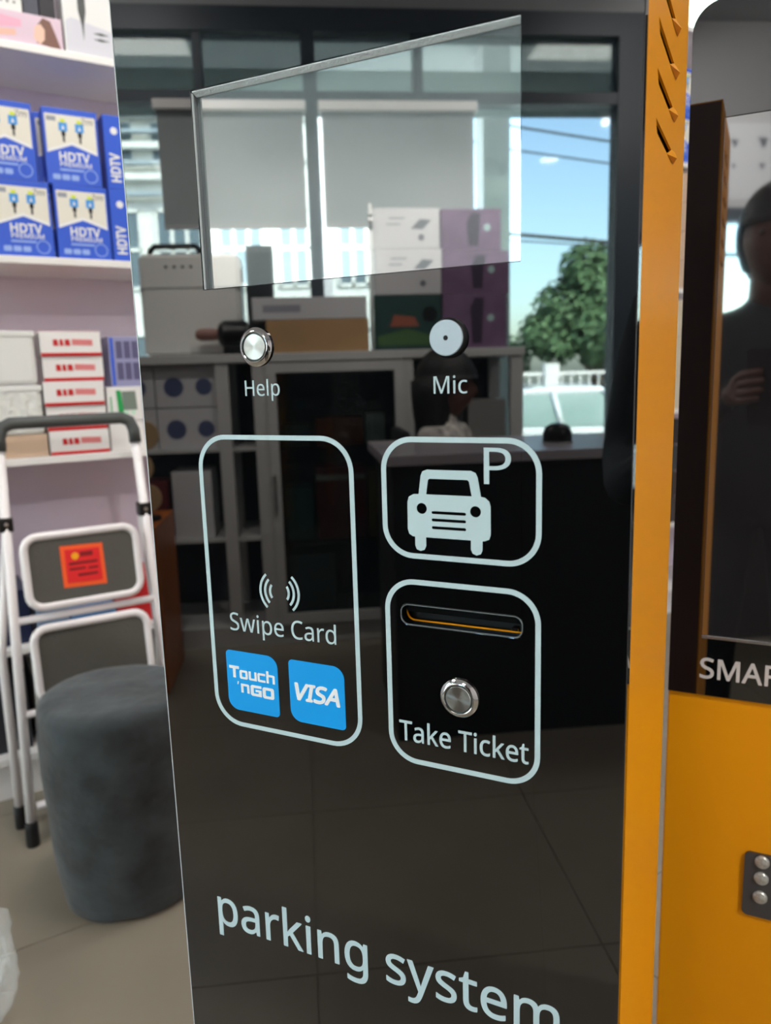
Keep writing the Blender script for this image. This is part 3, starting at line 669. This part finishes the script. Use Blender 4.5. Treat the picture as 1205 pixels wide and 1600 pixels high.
# ------------------------------------------------------------------ window side of the shop (seen in the black glass)
YC = -2.65
CABF = mat('cabinet_profile', (196, 196, 194), .4, .1); CABK = mat('cabinet_back', (52, 52, 56), .7)
cab = empty('display_cabinet', (-.32, YC, 0), 0, 'grey metal display cabinet with glass door under the window', 'cabinet')
cx = lambda x: x+.32
box('top_board', cx(-1.30), cx(.515), -.46, .01, 1.262, 1.298, CABF, cab, .003)
box('base', cx(-1.29), cx(.505), -.45, -.01, 0, .09, CABF, cab)
box('back_panel', cx(-1.29), cx(.505), -.46, -.448, .09, 1.262, CABK, cab)
for x0, x1 in ((-1.295, -1.26), (-.83, -.775), (-.675, -.615), (-.02, .02), (.455, .51)):
    box('front_post', cx(x0), cx(x1), -.045, 0, .09, 1.262, CABF, cab); box('rear_post', cx(x0), cx(x1), -.447, -.41, .09, 1.262, CABF, cab)
for x0, x1 in ((-1.26, -.83), (-.775, -.675), (.02, .455)):
    for z in (.50, .90): box('shelf_board', cx(x0), cx(x1), -.44, -.02, z-.015, z, CABF, cab)
for z in (.46, .885): box('glass_shelf', cx(-.615), cx(-.02), -.44, -.06, z-.008, z, GREEN_G, cab)
dr = shape('door_frame', [[(-.615, .10), (-.02, .10), (-.02, 1.255), (-.615, 1.255)], [(-.575, .15), (-.065, .15), (-.065, 1.215), (-.575, 1.215)]], .022, CABF, cab, 'S', (.32, .024, 0))
box('door_pane', cx(-.575), cx(-.065), .010, .014, .15, 1.215, GLASS, dr)
box('door_handle', cx(-.608), cx(-.596), .026, .05, .62, .78, STEEL, dr)
def ncarton(x0, x1, z0, h, dp, m, lab, name='carton', group=None, y=YC-.04, cat='box', bev=.002):
    o = box(name, -(x1-x0)/2, (x1-x0)/2, -dp, 0, 0, h, m, None, bev); o.location = ((x0+x1)/2, y, z0)
    return tag(o, lab, cat, group)
PW = mat('printed_white', (204, 204, 206), .4)
n = 0
for z in (.9006, 1.0812):
    for x in (-1.245, -1.088, -.998+.06):
        w = .152 if x < -1 else .105
        o = ncarton(x, x+w, z, .176, .2, PW, 'white carton with round blue print, %s on the cabinet shelf' % ('lower left against the end post', 'lower middle', 'lower right by the inner post', 'upper left against the end post', 'upper middle', 'upper right by the inner post')[n], 'disc_print_carton', 'disc print cartons in the cabinet'); n += 1
        shape('disc_print', [circ(0, .085, .042 if w > .12 else .036, 16)], .0006, mat('slate_blue_print', (74, 84, 116), .5), o, 'N')
for x, z, h, m, lab in ((-1.24, .501, .26, mat('maroon_card', (96, 36, 40), .5), 'maroon carton below the disc print cartons'), (-1.05, .501, .3, PW, 'plain white carton below the disc print cartons')):
    ncarton(x, x+.17, z, h, .22, m, lab)
ncarton(-.41, -.20, .886, .125, .18, mat('orange_card', (176, 82, 40), .5), 'orange carton on the upper glass shelf', y=YC-.10)
ncarton(-.56, -.44, .886, .10, .18, mat('grey_green_card', (92, 100, 92), .5), 'grey green carton on the upper glass shelf', y=YC-.10)
ncarton(-.185, -.10, .886, .14, .15, PW, 'narrow white carton on the upper glass shelf', y=YC-.10)
o = ncarton(-.42, -.20, .461, .33, .2, mat('crimson_card', (150, 34, 40), .5), 'tall crimson carton with white band on the lower glass shelf', y=YC-.09)
box('white_band', -.11, .11, 0, .0008, .27, .295, WHITE, o)
ncarton(-.56, -.44, .461, .24, .2, mat('teal_card', (70, 120, 124), .5), 'teal carton on the lower glass shelf', y=YC-.09)
ncarton(-.185, -.085, .461, .30, .15, mat('ochre_card', (150, 120, 50), .5), 'ochre carton on the lower glass shelf', y=YC-.09)
ncarton(-.55, -.35, .091, .3, .2, mat('blue_grey_card', (110, 124, 140), .5), 'blue grey carton in the bottom of the cabinet', y=YC-.09)
ncarton(.05, .25, .901, .22, .25, mat('dark_box', (40, 42, 46), .5), 'dark carton on the open end shelf')
ncarton(.27, .44, .901, .17, .25, mat('grey_box', (130, 128, 126), .5), 'grey carton on the open end shelf')
# on top of the cabinet
ZT2 = 1.2985
case = empty('equipment_case', (-.93, YC-.125, ZT2), 0, 'white boxy equipment case with black arched carrying handle', 'case')
bm = bmesh.new(); add_box(bm, -.205, .215, -.30, 0, 0, .43); bmesh.ops.bevel(bm, geom=bm.edges[:], offset=.014, segments=3, affect='EDGES'); bm_obj('shell', bm, WPLAST, case)
tube('handle', [(-.18, -.15, .425), (-.175, -.15, .465), (-.155, -.15, .482), (.02, -.15, .482), (.04, -.15, .465), (.045, -.15, .425)], .013, BPLAST, case, 12)
box('seam', -.206, .216, -.301, .001, .285, .290, mat('seam_grey', (120, 122, 124), .5), case)
for k in range(4): lathe('indicator', [(.007, 0), (.006, .002), (0, .002)], GPLAST, case, 12, (-.09+.035*k, 0, .375), 'Y').rotation_euler = (0, 0, R(180))
for z in (.12, .34): box('latch', .205, .226, -.06, -.02, z-.03, z+.03, CHROME, case, .004)
tower = empty('tower_speaker', (-.632, YC-.20, ZT2), 0, 'slim dark grey tower speaker beside the white case', 'speaker')
box('cabinet', -.06, .06, -.14, 0, .012, .475, mat('speaker_grey', (66, 70, 74), .5), tower, .006); box('foot_plate', -.068, .068, -.15, .01, 0, .012, BPLAST, tower)
box('grille', -.05, .05, 0, .005, .06, .44, mat('speaker_cloth', (46, 50, 54), .8), tower)
kb = ncarton(-.605, -.165, ZT2, .138, .14, CARDB, 'long brown cardboard box lying on the display cabinet', 'cardboard_box', y=YC-.03)
box('packing_tape', -.221, .221, -.085, -.045, .137, .1386, mat('tape', (190, 160, 110), .3), kb)
fb = ncarton(-.66, -.172, ZT2+.1395, .092, .15, PW, 'flat white carton lying on the brown cardboard box', 'flat_carton', y=YC-.03)
box('label_patch', -.20, -.04, 0, .0006, .03, .06, mat('label_grey', (150, 150, 160), .5), fb)
tool = empty('handheld_tool', (-.74, YC-.005, ZT2), 0, 'black handheld tool with short brown tip before the white case', 'tool')
tool_b = lathe('grip', [(.05, 0), (.058, .02), (.058, .10), (.045, .118), (.03, .125)], BPLAST, tool, 24, (.055, -.05, .085)); tool_b.rotation_euler = (0, R(-90), 0)
lathe('tip', [(.022, .0), (.026, .03), (.026, .075), (.018, .095), (0, .1)], mat('brown_tip', (140, 100, 92), .5), tool, 16, (-.068, -.05, .085)).rotation_euler = (0, R(-90), 0)
box('stand', -.05, .04, -.09, -.01, 0, .034, BPLAST, tool, .004)
post = empty('chrome_stand', (-.152, YC-.012, ZT2), 0, 'thin chrome upright stand between the cardboard box and the printed cartons', 'stand')
lathe('foot', [(.011, 0), (.011, .004), (.008, .008)], STEEL, post, 16); tube('pole', [(0, 0, .006), (0, 0, .30), (0, 0, .605)], .0055, WPLAST, post)
tube('clamp', [(0, 0, .50), (0, 0, .56)], .011, CHROME, post)
stack = (('product_carton', -.138, .155, .236, mat('dark_green_print', (40, 70, 66), .4), 'dark green printed carton, bottom of the pile by the chrome stand'),
         ('product_carton', -.136, .158, .192, PW, 'white printed carton lying between a dark green and another white one'),
         ('product_carton', -.140, .150, .166, PW, 'white printed carton, top of the pile by the chrome stand'))
z = ZT2
for k, (nm, x0, x1, h, m, lab) in enumerate(stack):
    o = ncarton(x0, x1, z, h-.001, .22, m, lab, nm, 'pile of printed cartons', y=YC-.05); z += h; w = (x1-x0)/2
    if k:
        shape('device_picture', [[(-w+.035, h-.05), (-w+.085, h-.045), (-w+.125, h-.085), (-w+.075, h-.088)]], .0006, mat('print_mid_grey', (110, 114, 120), .5), o, 'N')
        for a, b in ((.0, .045), (.02, .07)): shape('print_line', [[(w-.14+a, h-b), (w-.07+a*.5, h-b), (w-.07+a*.5, h-b+.008), (w-.14+a, h-b+.008)]], .0006, mat('print_pale_grey', (160, 162, 168), .5), o, 'N')
        shape('print_spot', [circ(-w+.08, .045, .014, 10)], .0006, MATS['print_mid_grey'], o, 'N')
    else:
        shape('landscape_print', [[(-w+.01, .02), (w-.01, .02), (w-.01, .06), (0, .09), (-w+.01, .05)]], .0006, mat('print_leaf', (70, 104, 62), .5), o, 'N')
        shape('red_print', [[(-.05, .10), (.08, .10), (.06, .15), (-.03, .14)]], .0006, mat('print_brick', (150, 84, 66), .5), o, 'N')
        shape('dark_print', [circ(-w+.05, .15, .035, 12)], .0006, BPLAST, o, 'N')
z = ZT2; PUR = mat('purple_card', (118, 92, 122), .4, var=.2, scale=9)
for k, (x0, x1, h, lab) in enumerate(((.163, .450, .236, 'purple carton, bottom of its pile at the cabinet end'), (.161, .460, .180, 'purple carton, middle of its pile at the cabinet end'), (.158, .420, .174, 'purple carton, top of its pile at the cabinet end'))):
    o = ncarton(x0, x1, z, h-.001, .22, PUR, lab, 'purple_carton', 'pile of purple cartons', y=YC-.05); z += h; w = (x1-x0)/2
    shape('figure_print', [[(-.03, .02), (.012, .02), (.02, h-.06), (.0, h-.02), (-.04, h-.02)]], .0006, mat('deep_purple', (56, 42, 66), .5), o, 'N')
    shape('heart_print' if k == 0 else 'pale_print', [circ(-.07, h*.55, .016, 10)], .0006, mat('pale_mint', (170, 200, 200), .5), o, 'N')

# reception desk, laptop, chair and the seated assistant
desk = empty('reception_desk', (.55, -1.87, 0), 0, 'tall reception desk with dark front and pale grey top', 'desk')
DK = mat('desk_front', (16, 17, 20), .45)
box('desk_top', -.78, .80, -.29, .27, .918, .95, mat('desk_top_laminate', (186, 178, 184), .3), desk, .003)
box('front_panel', -.75, .78, .22, .24, .0, .918, DK, desk)
for x in (-.75, .76): box('side_panel', x, x+.02, -.28, .22, 0, .918, DK, desk)
lap = empty('laptop', (.86, -1.86, .9503), R(-35), 'open dark laptop on the reception desk', 'laptop')
box('keyboard_base', -.17, .17, -.12, .12, 0, .016, BPLAST, lap, .004)
b = box('screen_lid', -.17, .17, -.004, .004, 0, .22, mat('laptop_lid', (150, 156, 164), .35, .5), lap, .002); b.location = (0, .12, .012); b.rotation_euler = (R(-28), 0, 0)
spk = lathe('round_speaker', [(.045, 0), (.05, .008), (.05, .03), (.042, .052), (.025, .064), (0, .068)], BPLAST, None, 24, (.395, -1.83, .9503)); tag(spk, 'small black domed speaker on the reception desk', 'speaker')
lathe('base_ring', [(.052, 0), (.052, .006), (.046, .008)], CHROME, spk, 24)
chair = empty('swivel_chair', (.10, -2.33, 0), 0, 'black swivel chair behind the reception desk', 'chair')
box('seat', -.21, .21, -.2, .2, .60, .66, mat('black_fabric', (24, 24, 27), .8), chair, .02); tube('column', [(0, 0, .05), (0, 0, .6)], .025, STEEL, chair)
for k in range(5):
    a = k*2*math.pi/5; tube('star_leg', [(0, 0, .07), (.24*math.cos(a), .24*math.sin(a), .03)], [.02, .016], BPLAST, chair)
box('backrest', -.205, -.165, -.17, .17, .70, .98, MATS['black_fabric'], chair, .015); box('back_strut', -.20, -.15, -.03, .03, .62, .74, BPLAST, chair)

def skin_body(name, chains, m, parent=None, root=0, sub=2):
    """chains: list of lists of (x, y, z, rx, ry); points closer than 1 mm are shared"""
    V, E, RR, idx = [], [], [], {}
    for ch in chains:
        prev = None
        for p in ch:
            k = (round(p[0], 3), round(p[1], 3), round(p[2], 3))
            if k not in idx: idx[k] = len(V); V.append(p[:3]); RR.append((p[3], p[4] if len(p) > 4 else p[3]))
            if prev is not None and (prev, idx[k]) not in E: E.append((prev, idx[k]))
            prev = idx[k]
    me = bpy.data.meshes.new(name); me.from_pydata(V, E, [])
    o = link(name, me, m, parent)
    sk = o.modifiers.new('skin', 'SKIN'); sk.use_smooth_shade = True
    for i, s in enumerate(me.skin_vertices[0].data): s.radius = RR[i]; s.use_root = (i == root)
    sd = o.modifiers.new('sub', 'SUBSURF'); sd.levels = sub; sd.render_levels = sub
    return o
def bake(o):
    dg = bpy.context.evaluated_depsgraph_get(); dg.update()
    me = bpy.data.meshes.new_from_object(o.evaluated_get(dg)); mats = [m_ for m_ in o.data.materials]
    o.modifiers.clear(); o.data = me; me.materials.clear()
    for m_ in mats: me.materials.append(m_)
    for p in me.polygons: p.use_smooth = True
    return o
def head(parent, loc, m, hairm, long_hair, face=0):
    """face towards local +Y"""
    bm = bmesh.new(); bmesh.ops.create_uvsphere(bm, u_segments=32, v_segments=24, radius=.1)
    for v in bm.verts:
        x, y, z = v.co
        w = 1 if z > 0 else 1+z*2.6
        nose = .022*math.exp(-(x/.012)**2-((z+.012)/.024)**2) if y > 0 else 0
        brow = -.006*math.exp(-((abs(x)-.034)/.014)**2-((z-.012)/.012)**2) if y > 0 else 0
        lips = .006*math.exp(-(x/.02)**2-((z+.052)/.008)**2) if y > 0 else 0
        v.co = Vector((x*.76*w, y*.96*(1 if z > -.02 else 1+(z+.02)*1.2)+nose+brow+lips, z*1.18))
    h = bm_obj('head', bm, m, parent, True); h.location = loc; h.rotation_euler = (0, 0, face)
    for s in (-1, 1):
        lathe('eye', [(.0, -.008), (.008, -.004), (.009, 0), (.006, .006), (0, .008)], mat('dark_eye', (70, 52, 46), .3), h, 12, (s*.032, .083, .012), 'Y').rotation_euler = (0, 0, R(180))
        e_ = lathe('ear', [(.0, 0), (.014, .002), (.02, .008), (.014, .012), (0, .012)], m, h, 12, (s*.072, -.005, 0), 'Y'); e_.rotation_euler = (0, 0, R(-90*s)); e_.scale = (1, 1, 1.5)
    bm = bmesh.new(); bmesh.ops.create_uvsphere(bm, u_segments=28, v_segments=20, radius=.132 if long_hair else .112)
    for v in bm.verts:
        x, y, z = v.co
        cut = .035 if y > .02 else (-.02 if y > -.02 else -.09)
        zz = max(z*1.16+.012, cut) if not (long_hair and y < .03) else z*1.16+.012
        v.co = Vector((x*.82, y*.98-.012, zz))
        if long_hair and zz < .02 and y < .03:
            v.co.z = zz*2.5; v.co.x *= 1.22; v.co.y -= .012
    bm_obj('hair', bm, hairm, h, True)
    return h
SK1 = mat('brown_skin', (92, 58, 44), .5); HB = mat('black_hair', (12, 11, 12), .55, bump=.3, scale=60)
SHIRT = mat('patterned_shirt', (206, 200, 192), .8, var=.55, scale=22)
p1 = empty('person', (.10, -2.33, 0), R(-62), 'seated person with long black hair and pale patterned shirt at the desk', 'person')
bake(skin_body('body', [[(0, 0, .74, .15, .12), (0, .01, .84, .135, .10), (0, .0, .94, .16, .10), (0, -.01, .985, .08, .07), (0, -.005, 1.03, .05, .05), (0, .0, 1.07, .045, .045)],
    [(0, .0, .94, .16, .10), (-.16, -.01, .945, .06), (-.22, .04, .80, .048), (-.20, .22, .755, .038), (-.17, .32, .77, .03)],
    [(0, .0, .94, .16, .10), (.16, -.01, .945, .06), (.22, .04, .80, .048), (.20, .22, .755, .038), (.17, .32, .77, .03)],
    [(0, 0, .74, .15, .12), (-.09, .05, .735, .085), (-.11, .36, .71, .07), (-.11, .38, .34, .05), (-.11, .38, .07, .04), (-.11, .46, .045, .04)],
    [(0, 0, .74, .15, .12), (.09, .05, .735, .085), (.11, .36, .71, .07), (.11, .38, .34, .05), (.11, .38, .07, .04), (.11, .46, .045, .04)]], SHIRT, p1))
head(p1, (0, .015, 1.135), SK1, HB, True)

# photographer behind the camera, mirrored in the second kiosk
DKC = mat('charcoal_cloth', (46, 50, 54), .85, var=.1); SK2 = mat('dark_brown_skin', (98, 64, 50), .5)
p2 = empty('person', (.252, -.395, 0), R(32), 'standing person in charcoal clothes holding up a phone with both hands', 'person')
def hand(bm_name, wx, wy, wz, s):
    ch = [[(wx, wy, wz, .022, .022), (wx-s*.012, wy+.035, wz+.012, .030, .016), (wx-s*.02, wy+.075, wz+.025, .032, .015)]]
    base = (wx-s*.02, wy+.075, wz+.025, .032, .015)
    for k, (dx, dz, L) in enumerate(((.024, .03, .05), (.012, .012, .056), (0, -.006, .052), (-.012, -.022, .042))):
        q = (wx-s*(.02+.012*0), wy+.085, wz+.025+dz, .0095)
        ch.append([base, q, (q[0]-s*.018, q[1]+L*.5, q[2]+.004, .0088), (q[0]-s*(.018+L*.55), q[1]+L*.55, q[2]+.008, .0078)])
    ch.append([(wx-s*.012, wy+.035, wz+.012, .030, .016), (wx-s*.03, wy+.045, wz+.045, .011), (wx-s*.05, wy+.06, wz+.06, .009)])
    return ch
HZ = 1.12
arms = []
body_ch = [[(0, 0, .90, .15, .11), (0, .0, 1.02, .135, .10), (0, .0, 1.16, .15, .11), (0, -.005, 1.27, .165, .10), (0, -.005, 1.33, .075, .065), (0, .0, 1.37, .052, .052), (0, .01, 1.42, .047, .047)]]
for s in (-1, 1):
    body_ch.append([(0, -.005, 1.27, .165, .10), (s*.17, -.01, 1.275, .062), (s*.205, .03, 1.05, .045), (s*.175, .21, 1.03, .037), (s*.075, .335, HZ, .024)])
    body_ch.append([(0, 0, .90, .15, .11), (s*.085, 0, .86, .092), (s*.10, .01, .48, .062), (s*.10, -.01, .28, .052), (s*.10, -.015, .08, .038), (s*.105, .04, .04, .04), (s*.11, .13, .03, .034)])
bake(skin_body('body', body_ch, DKC, p2))
for s in (-1, 1): bake(skin_body('hand', hand('hand', s*.075, .335, HZ, s), SK2, p2, sub=1))
tube('neck', [(0, -.002, 1.335), (0, .004, 1.38), (0, .012, 1.43)], [.058, .056, .055], SK2, p2, 20)
hp = head(p2, (0, .025, 1.485), SK2, HB, False)
ph = empty('mobile_phone', tuple(Vector((0, 0, CAM_H)) + Vector(ax[2])*.022), 0, 'black mobile phone held up between two hands', 'phone')
ph.rotation_euler = mw.to_euler()
bm = bmesh.new(); add_box(bm, -.055, .020, -.135, .022, 0, .008); bmesh.ops.bevel(bm, geom=bm.edges[:], offset=.003, segments=2, affect='EDGES'); bm_obj('case', bm, BPLAST, ph)
box('screen', -.052, .017, -.131, .018, .0078, .0084, mat('phone_screen', (30, 32, 36), .1), ph)

# wooden cabinet and disc rack beside the display cabinet
oc = empty('wooden_cabinet', (-1.20, -2.35, 0), 0, 'narrow orange brown wooden cabinet before the display cabinet', 'cabinet')
WOOD = mat('orange_wood', (176, 96, 34), .4, var=.2, scale=5, stretch=(1, 1, .12))
box('carcass', -.12, .17, -.2, .19, 0, .66, WOOD, oc, .004); box('cabinet_door', -.11, .16, .19, .205, .03, .64, WOOD, oc, .003); box('lock', .12, .145, .205, .212, .40, .44, BPLAST, oc, .002)
rk = empty('disc_rack', (-1.10, -2.33, .6605), 0, 'upright rack of tan round discs on the wooden cabinet', 'rack')
lathe('rack_base', [(.06, 0), (.06, .012), (.02, .018)], BPLAST, rk, 20); tube('rack_pole', [(0, -.02, .012), (0, -.02, .44)], .008, BPLAST, rk)
for k, z in enumerate((.085, .205, .33)):
    lathe('disc', [(.002, 0), (.056, 0), (.058, .006), (.056, .012), (.002, .012)], mat('tan_disc', (190, 160, 120), .6), rk, 28, ((.012, -.01, .02)[k], -.004, z), 'Y').rotation_euler = (0, 0, R(180))

# ------------------------------------------------------------------ outside
ASPH = mat('asphalt', (120, 120, 118), .9, var=.1, scale=2)
struct(box('ground', -60, 60, -90, YF-.16, OUT-.2, OUT, ASPH), 'street and forecourt outside the window', 'ground')
can = empty('canopy', (0, YF-.16, 2.9), 0, 'flat canopy with grey fascia outside the shop window', 'canopy')
box('soffit', XW-.5, XE+.5, -1.3, 0, .10, .16, mat('soffit_white', (220, 220, 214), .8), can)
box('fascia', XW-.5, XE+.5, -.16, -.13, -.40, -.185, blind_fabric('fascia_sign_film', (200, 204, 202), .55), can)
for x in (-2.5, -.37, 1.22): box('bracket', x-.02, x+.02, -.13, 0, -.30, -.26, STEEL, can)
col = empty('column', (.70, -3.95, OUT), 0, 'white square column outside the shop window', 'column')
box('shaft', -.085, .075, -.1, .1, .08, 3.45, WHITE, col, .004); box('footing', -.12, .11, -.13, .13, 0, .08, WALLP, col)
BW = mat('white_render', (226, 226, 222), .8, var=.05); BG = mat('facade_glass', (96, 110, 120), .15); BS = mat('facade_band', (160, 174, 184), .5)
bld = empty('office_building', (-3.0, -20, OUT), 0, 'white office block with gridded windows across the street', 'building')
box('wall', -9, 5.2, -6, 0, 0, 9.5, BW, bld); box('parapet', -9.1, 5.3, -6.1, .1, 9.5, 9.9, BW, bld)
for zi in range(3):
    for xi in range(9):
        x0 = -8.4+1.5*xi; z0 = .9+3.0*zi
        w_ = box('facade_window', x0, x0+1.15, .0, .02, z0, z0+1.9, BG, bld)
        bm = bmesh.new()
        for k in range(4): add_box(bm, x0+k*.3683-.02, x0+k*.3683+.065, .02, .06, z0, z0+1.9)
        for k in range(3): add_box(bm, x0, x0+1.15, .02, .06, z0+k*.93-.02, z0+k*.93+.06)
        bm_obj('glazing_bars', bm, BW, w_)
for k in range(7): box('sun_louvre', -3.0, -.6, .08, .30, 6.1+.36*k, 6.16+.36*k+(.08 if k % 2 else 0), (BS, BW)[k % 2], bld)
fen = empty('boundary_wall', (5.5, -14.5, OUT), 0, 'white boundary wall with posts and railings beyond the car', 'wall')
box('wall_base', -7, 9, -.12, .0, 0, .7, BW, fen)
for k in range(9): box('wall_post', -7+2*k-.14, -7+2*k+.14, -.16, .04, 0, 1.75, WHITE, fen)
for k in range(8):
    for j in range(9): box('railing_bar', -7+2*k+.22+.19*j, -7+2*k+.25+.19*j, -.07, -.05, .7, 1.55, WHITE, fen)
box('railing_rail', -7, 9, -.08, -.04, 1.52, 1.58, WHITE, fen)
LEAF = mat('leaf_green', (84, 110, 74), .7, var=.3, scale=1.5); BARK = mat('bark', (92, 76, 62), .9)
def tree(name, loc, blobs, nleaf, lab, seed, th):
    rnd = random.Random(seed); t = empty(name, loc, 0, lab, 'tree')
    bm = bmesh.new(); add_tube(bm, [(0, 0, 0), (.05, 0, th*.5), (0, .05, th), (.1, 0, th+.8)], [.2, .16, .13, .06], 10)
    for bx, by, bz, br in blobs[:5]: add_tube(bm, [(0, .03, th*.8), (bx*.6, by*.6, (th+bz)/2), (bx, by, bz)], [.09, .06, .03], 6)
    bm_obj('trunk', bm, BARK, t, True)
    V, F = [], []; tot = sum(b_[3]**2 for b_ in blobs)
    for bx, by, bz, br in blobs:
        for _ in range(int(nleaf*br*br/tot)):
            d_ = Vector((rnd.gauss(0, 1), rnd.gauss(0, 1), rnd.gauss(0, 1))).normalized()
            p = Vector((bx, by, bz)) + d_*br*(rnd.uniform(.55, 1.05))
            a = (d_ + Vector((rnd.uniform(-.7, .7), rnd.uniform(-.7, .7), rnd.uniform(-.3, .9)))).normalized(); u = a.orthogonal().normalized(); w = a.cross(u); s = rnd.uniform(.07, .14)
            i = len(V); V += [p+u*s, p+w*s*.6, p-u*s, p-w*s*.6]; F.append((i, i+1, i+2, i+3))
    me = bpy.data.meshes.new('foliage'); me.from_pydata(V, [], F); o = link('foliage', me, LEAF, t); o['kind'] = 'stuff'
rnd = random.Random(3)
tree('street_tree', (6.6, -17.5, OUT), [(0, 0, 3.3, 1.0), (-.9, .1, 2.9, .75), (.9, .1, 3.1, .8), (-.35, .2, 3.9, .65), (.4, 0, 3.8, .7), (-1.5, .2, 2.45, .5), (1.5, .2, 2.5, .7), (-.1, .4, 2.5, .85), (-1.1, .3, 2.2, .5), (.8, .5, 2.2, .6)], 9000, 'broad green street tree beyond the boundary wall', 5, 1.5)
tree('street_tree', (4.3, -19.5, OUT), [(0, 0, 1.7, .6), (.6, .1, 1.9, .6), (-.6, 0, 1.6, .5)], 2200, 'low round green bush tree at the foot of the office block', 9, .8)
# power lines
for k, (z0, z1, r_) in enumerate(((5.6, 4.35, .018), (5.2, 4.05, .014), (3.75, 2.95, .03), (3.55, 2.95, .012))):
    o = tube('power_line', [(0, -12, z0), (3.1, -12, z0-.52*(z0-z1)), (4.7, -12, z0-.70*(z0-z1)), (9, -12, z1)], r_, BPLAST); tag(o, '%s overhead power line crossing before the tree' % ('highest', 'second highest', 'thickest', 'lowest')[k], 'cable', 'overhead power lines')
pole = empty('utility_pole', (9.02, -12, OUT), 0, 'concrete utility pole carrying the overhead lines', 'pole'); tube('shaft', [(0, 0, 0), (0, 0, 6.4)], [.14, .09], WALLP, pole, 12); box('crossarm', -.5, .5, -.05, .05, 4.7, 4.82, BARK, pole)
pole = empty('utility_pole', (-.02, -12, OUT), 0, 'second concrete utility pole before the office block', 'pole'); tube('shaft', [(0, 0, 0), (0, 0, 6.6)], [.14, .09], WALLP, pole, 12); box('crossarm', -.5, .5, -.05, .05, 5.9, 6.02, BARK, pole)
# parked car
CARW = mat('car_white', (232, 234, 236), .2, coat=.8); CARG = mat('car_glass', (150, 172, 168), .08, ior=1.5)
carr = empty('parked_car', (3.1, -9.2, OUT), R(8), 'white parked sedan outside the window', 'car')
def prism(name, prof, y0, y1, inset, zin, m, parent):
    bm = bmesh.new(); A = []; B = []
    for x, z in prof:
        k = inset if z > zin else 0
        A.append(bm.verts.new((x, y0+k, z))); B.append(bm.verts.new((x, y1-k, z)))
    bm.faces.new(A); bm.faces.new(B[::-1]); n = len(prof)
    for i in range(n): bm.faces.new((A[i], A[(i+1) % n], B[(i+1) % n], B[i]))
    bmesh.ops.recalc_face_normals(bm, faces=bm.faces[:])
    o = bm_obj(name, bm, m, parent); q = o.modifiers.new('b', 'BEVEL'); q.width = .05; q.segments = 3; q.limit_method = 'ANGLE'; q.angle_limit = R(25)
    return o
prism('body', [(-2.2, .28), (2.2, .28), (2.25, .6), (2.1, .82), (1.0, .93), (-1.4, .95), (-2.15, .9), (-2.25, .6)], -.86, .86, .04, .7, CARW, carr)
prism('window_band', [(1.05, .92), (-1.55, .93), (-.95, 1.36), (.25, 1.38)], -.80, .80, .14, 1.2, CARG, carr)
prism('roof', [(.42, 1.33), (-1.05, 1.31), (-.9, 1.405), (-.4, 1.435), (.15, 1.425)], -.68, .68, .03, 1.4, CARW, carr)
for x in (-.32, .95-.02): 
    for s in (-1, 1): tube('pillar', [(x, s*.815, .92), (x-.1 if x < 0 else x-.75, s*.665, 1.37)], .035, CARW, carr, 8)
for x in (-1.4, 1.4):
    for s in (-1, 1):
        w_ = lathe('wheel', [(.0, -.1), (.2, -.1), (.31, -.09), (.32, 0), (.31, .09), (.2, .1), (0, .1)], RUBBER, carr, 24, (x, s*.78, .32), 'Y'); lathe('hubcap', [(.19, .101), (.1, .115), (0, .12)], ALU, w_, 16, (0, 0, 0), 'Y').rotation_euler = (0, 0, 0 if s < 0 else R(180))
for s in (-1, 1): box('headlamp', 2.15, 2.24, s*.62-.16, s*.62+.16, .64, .76, mat('lamp_glass', (220, 226, 230), .1), carr, .02)
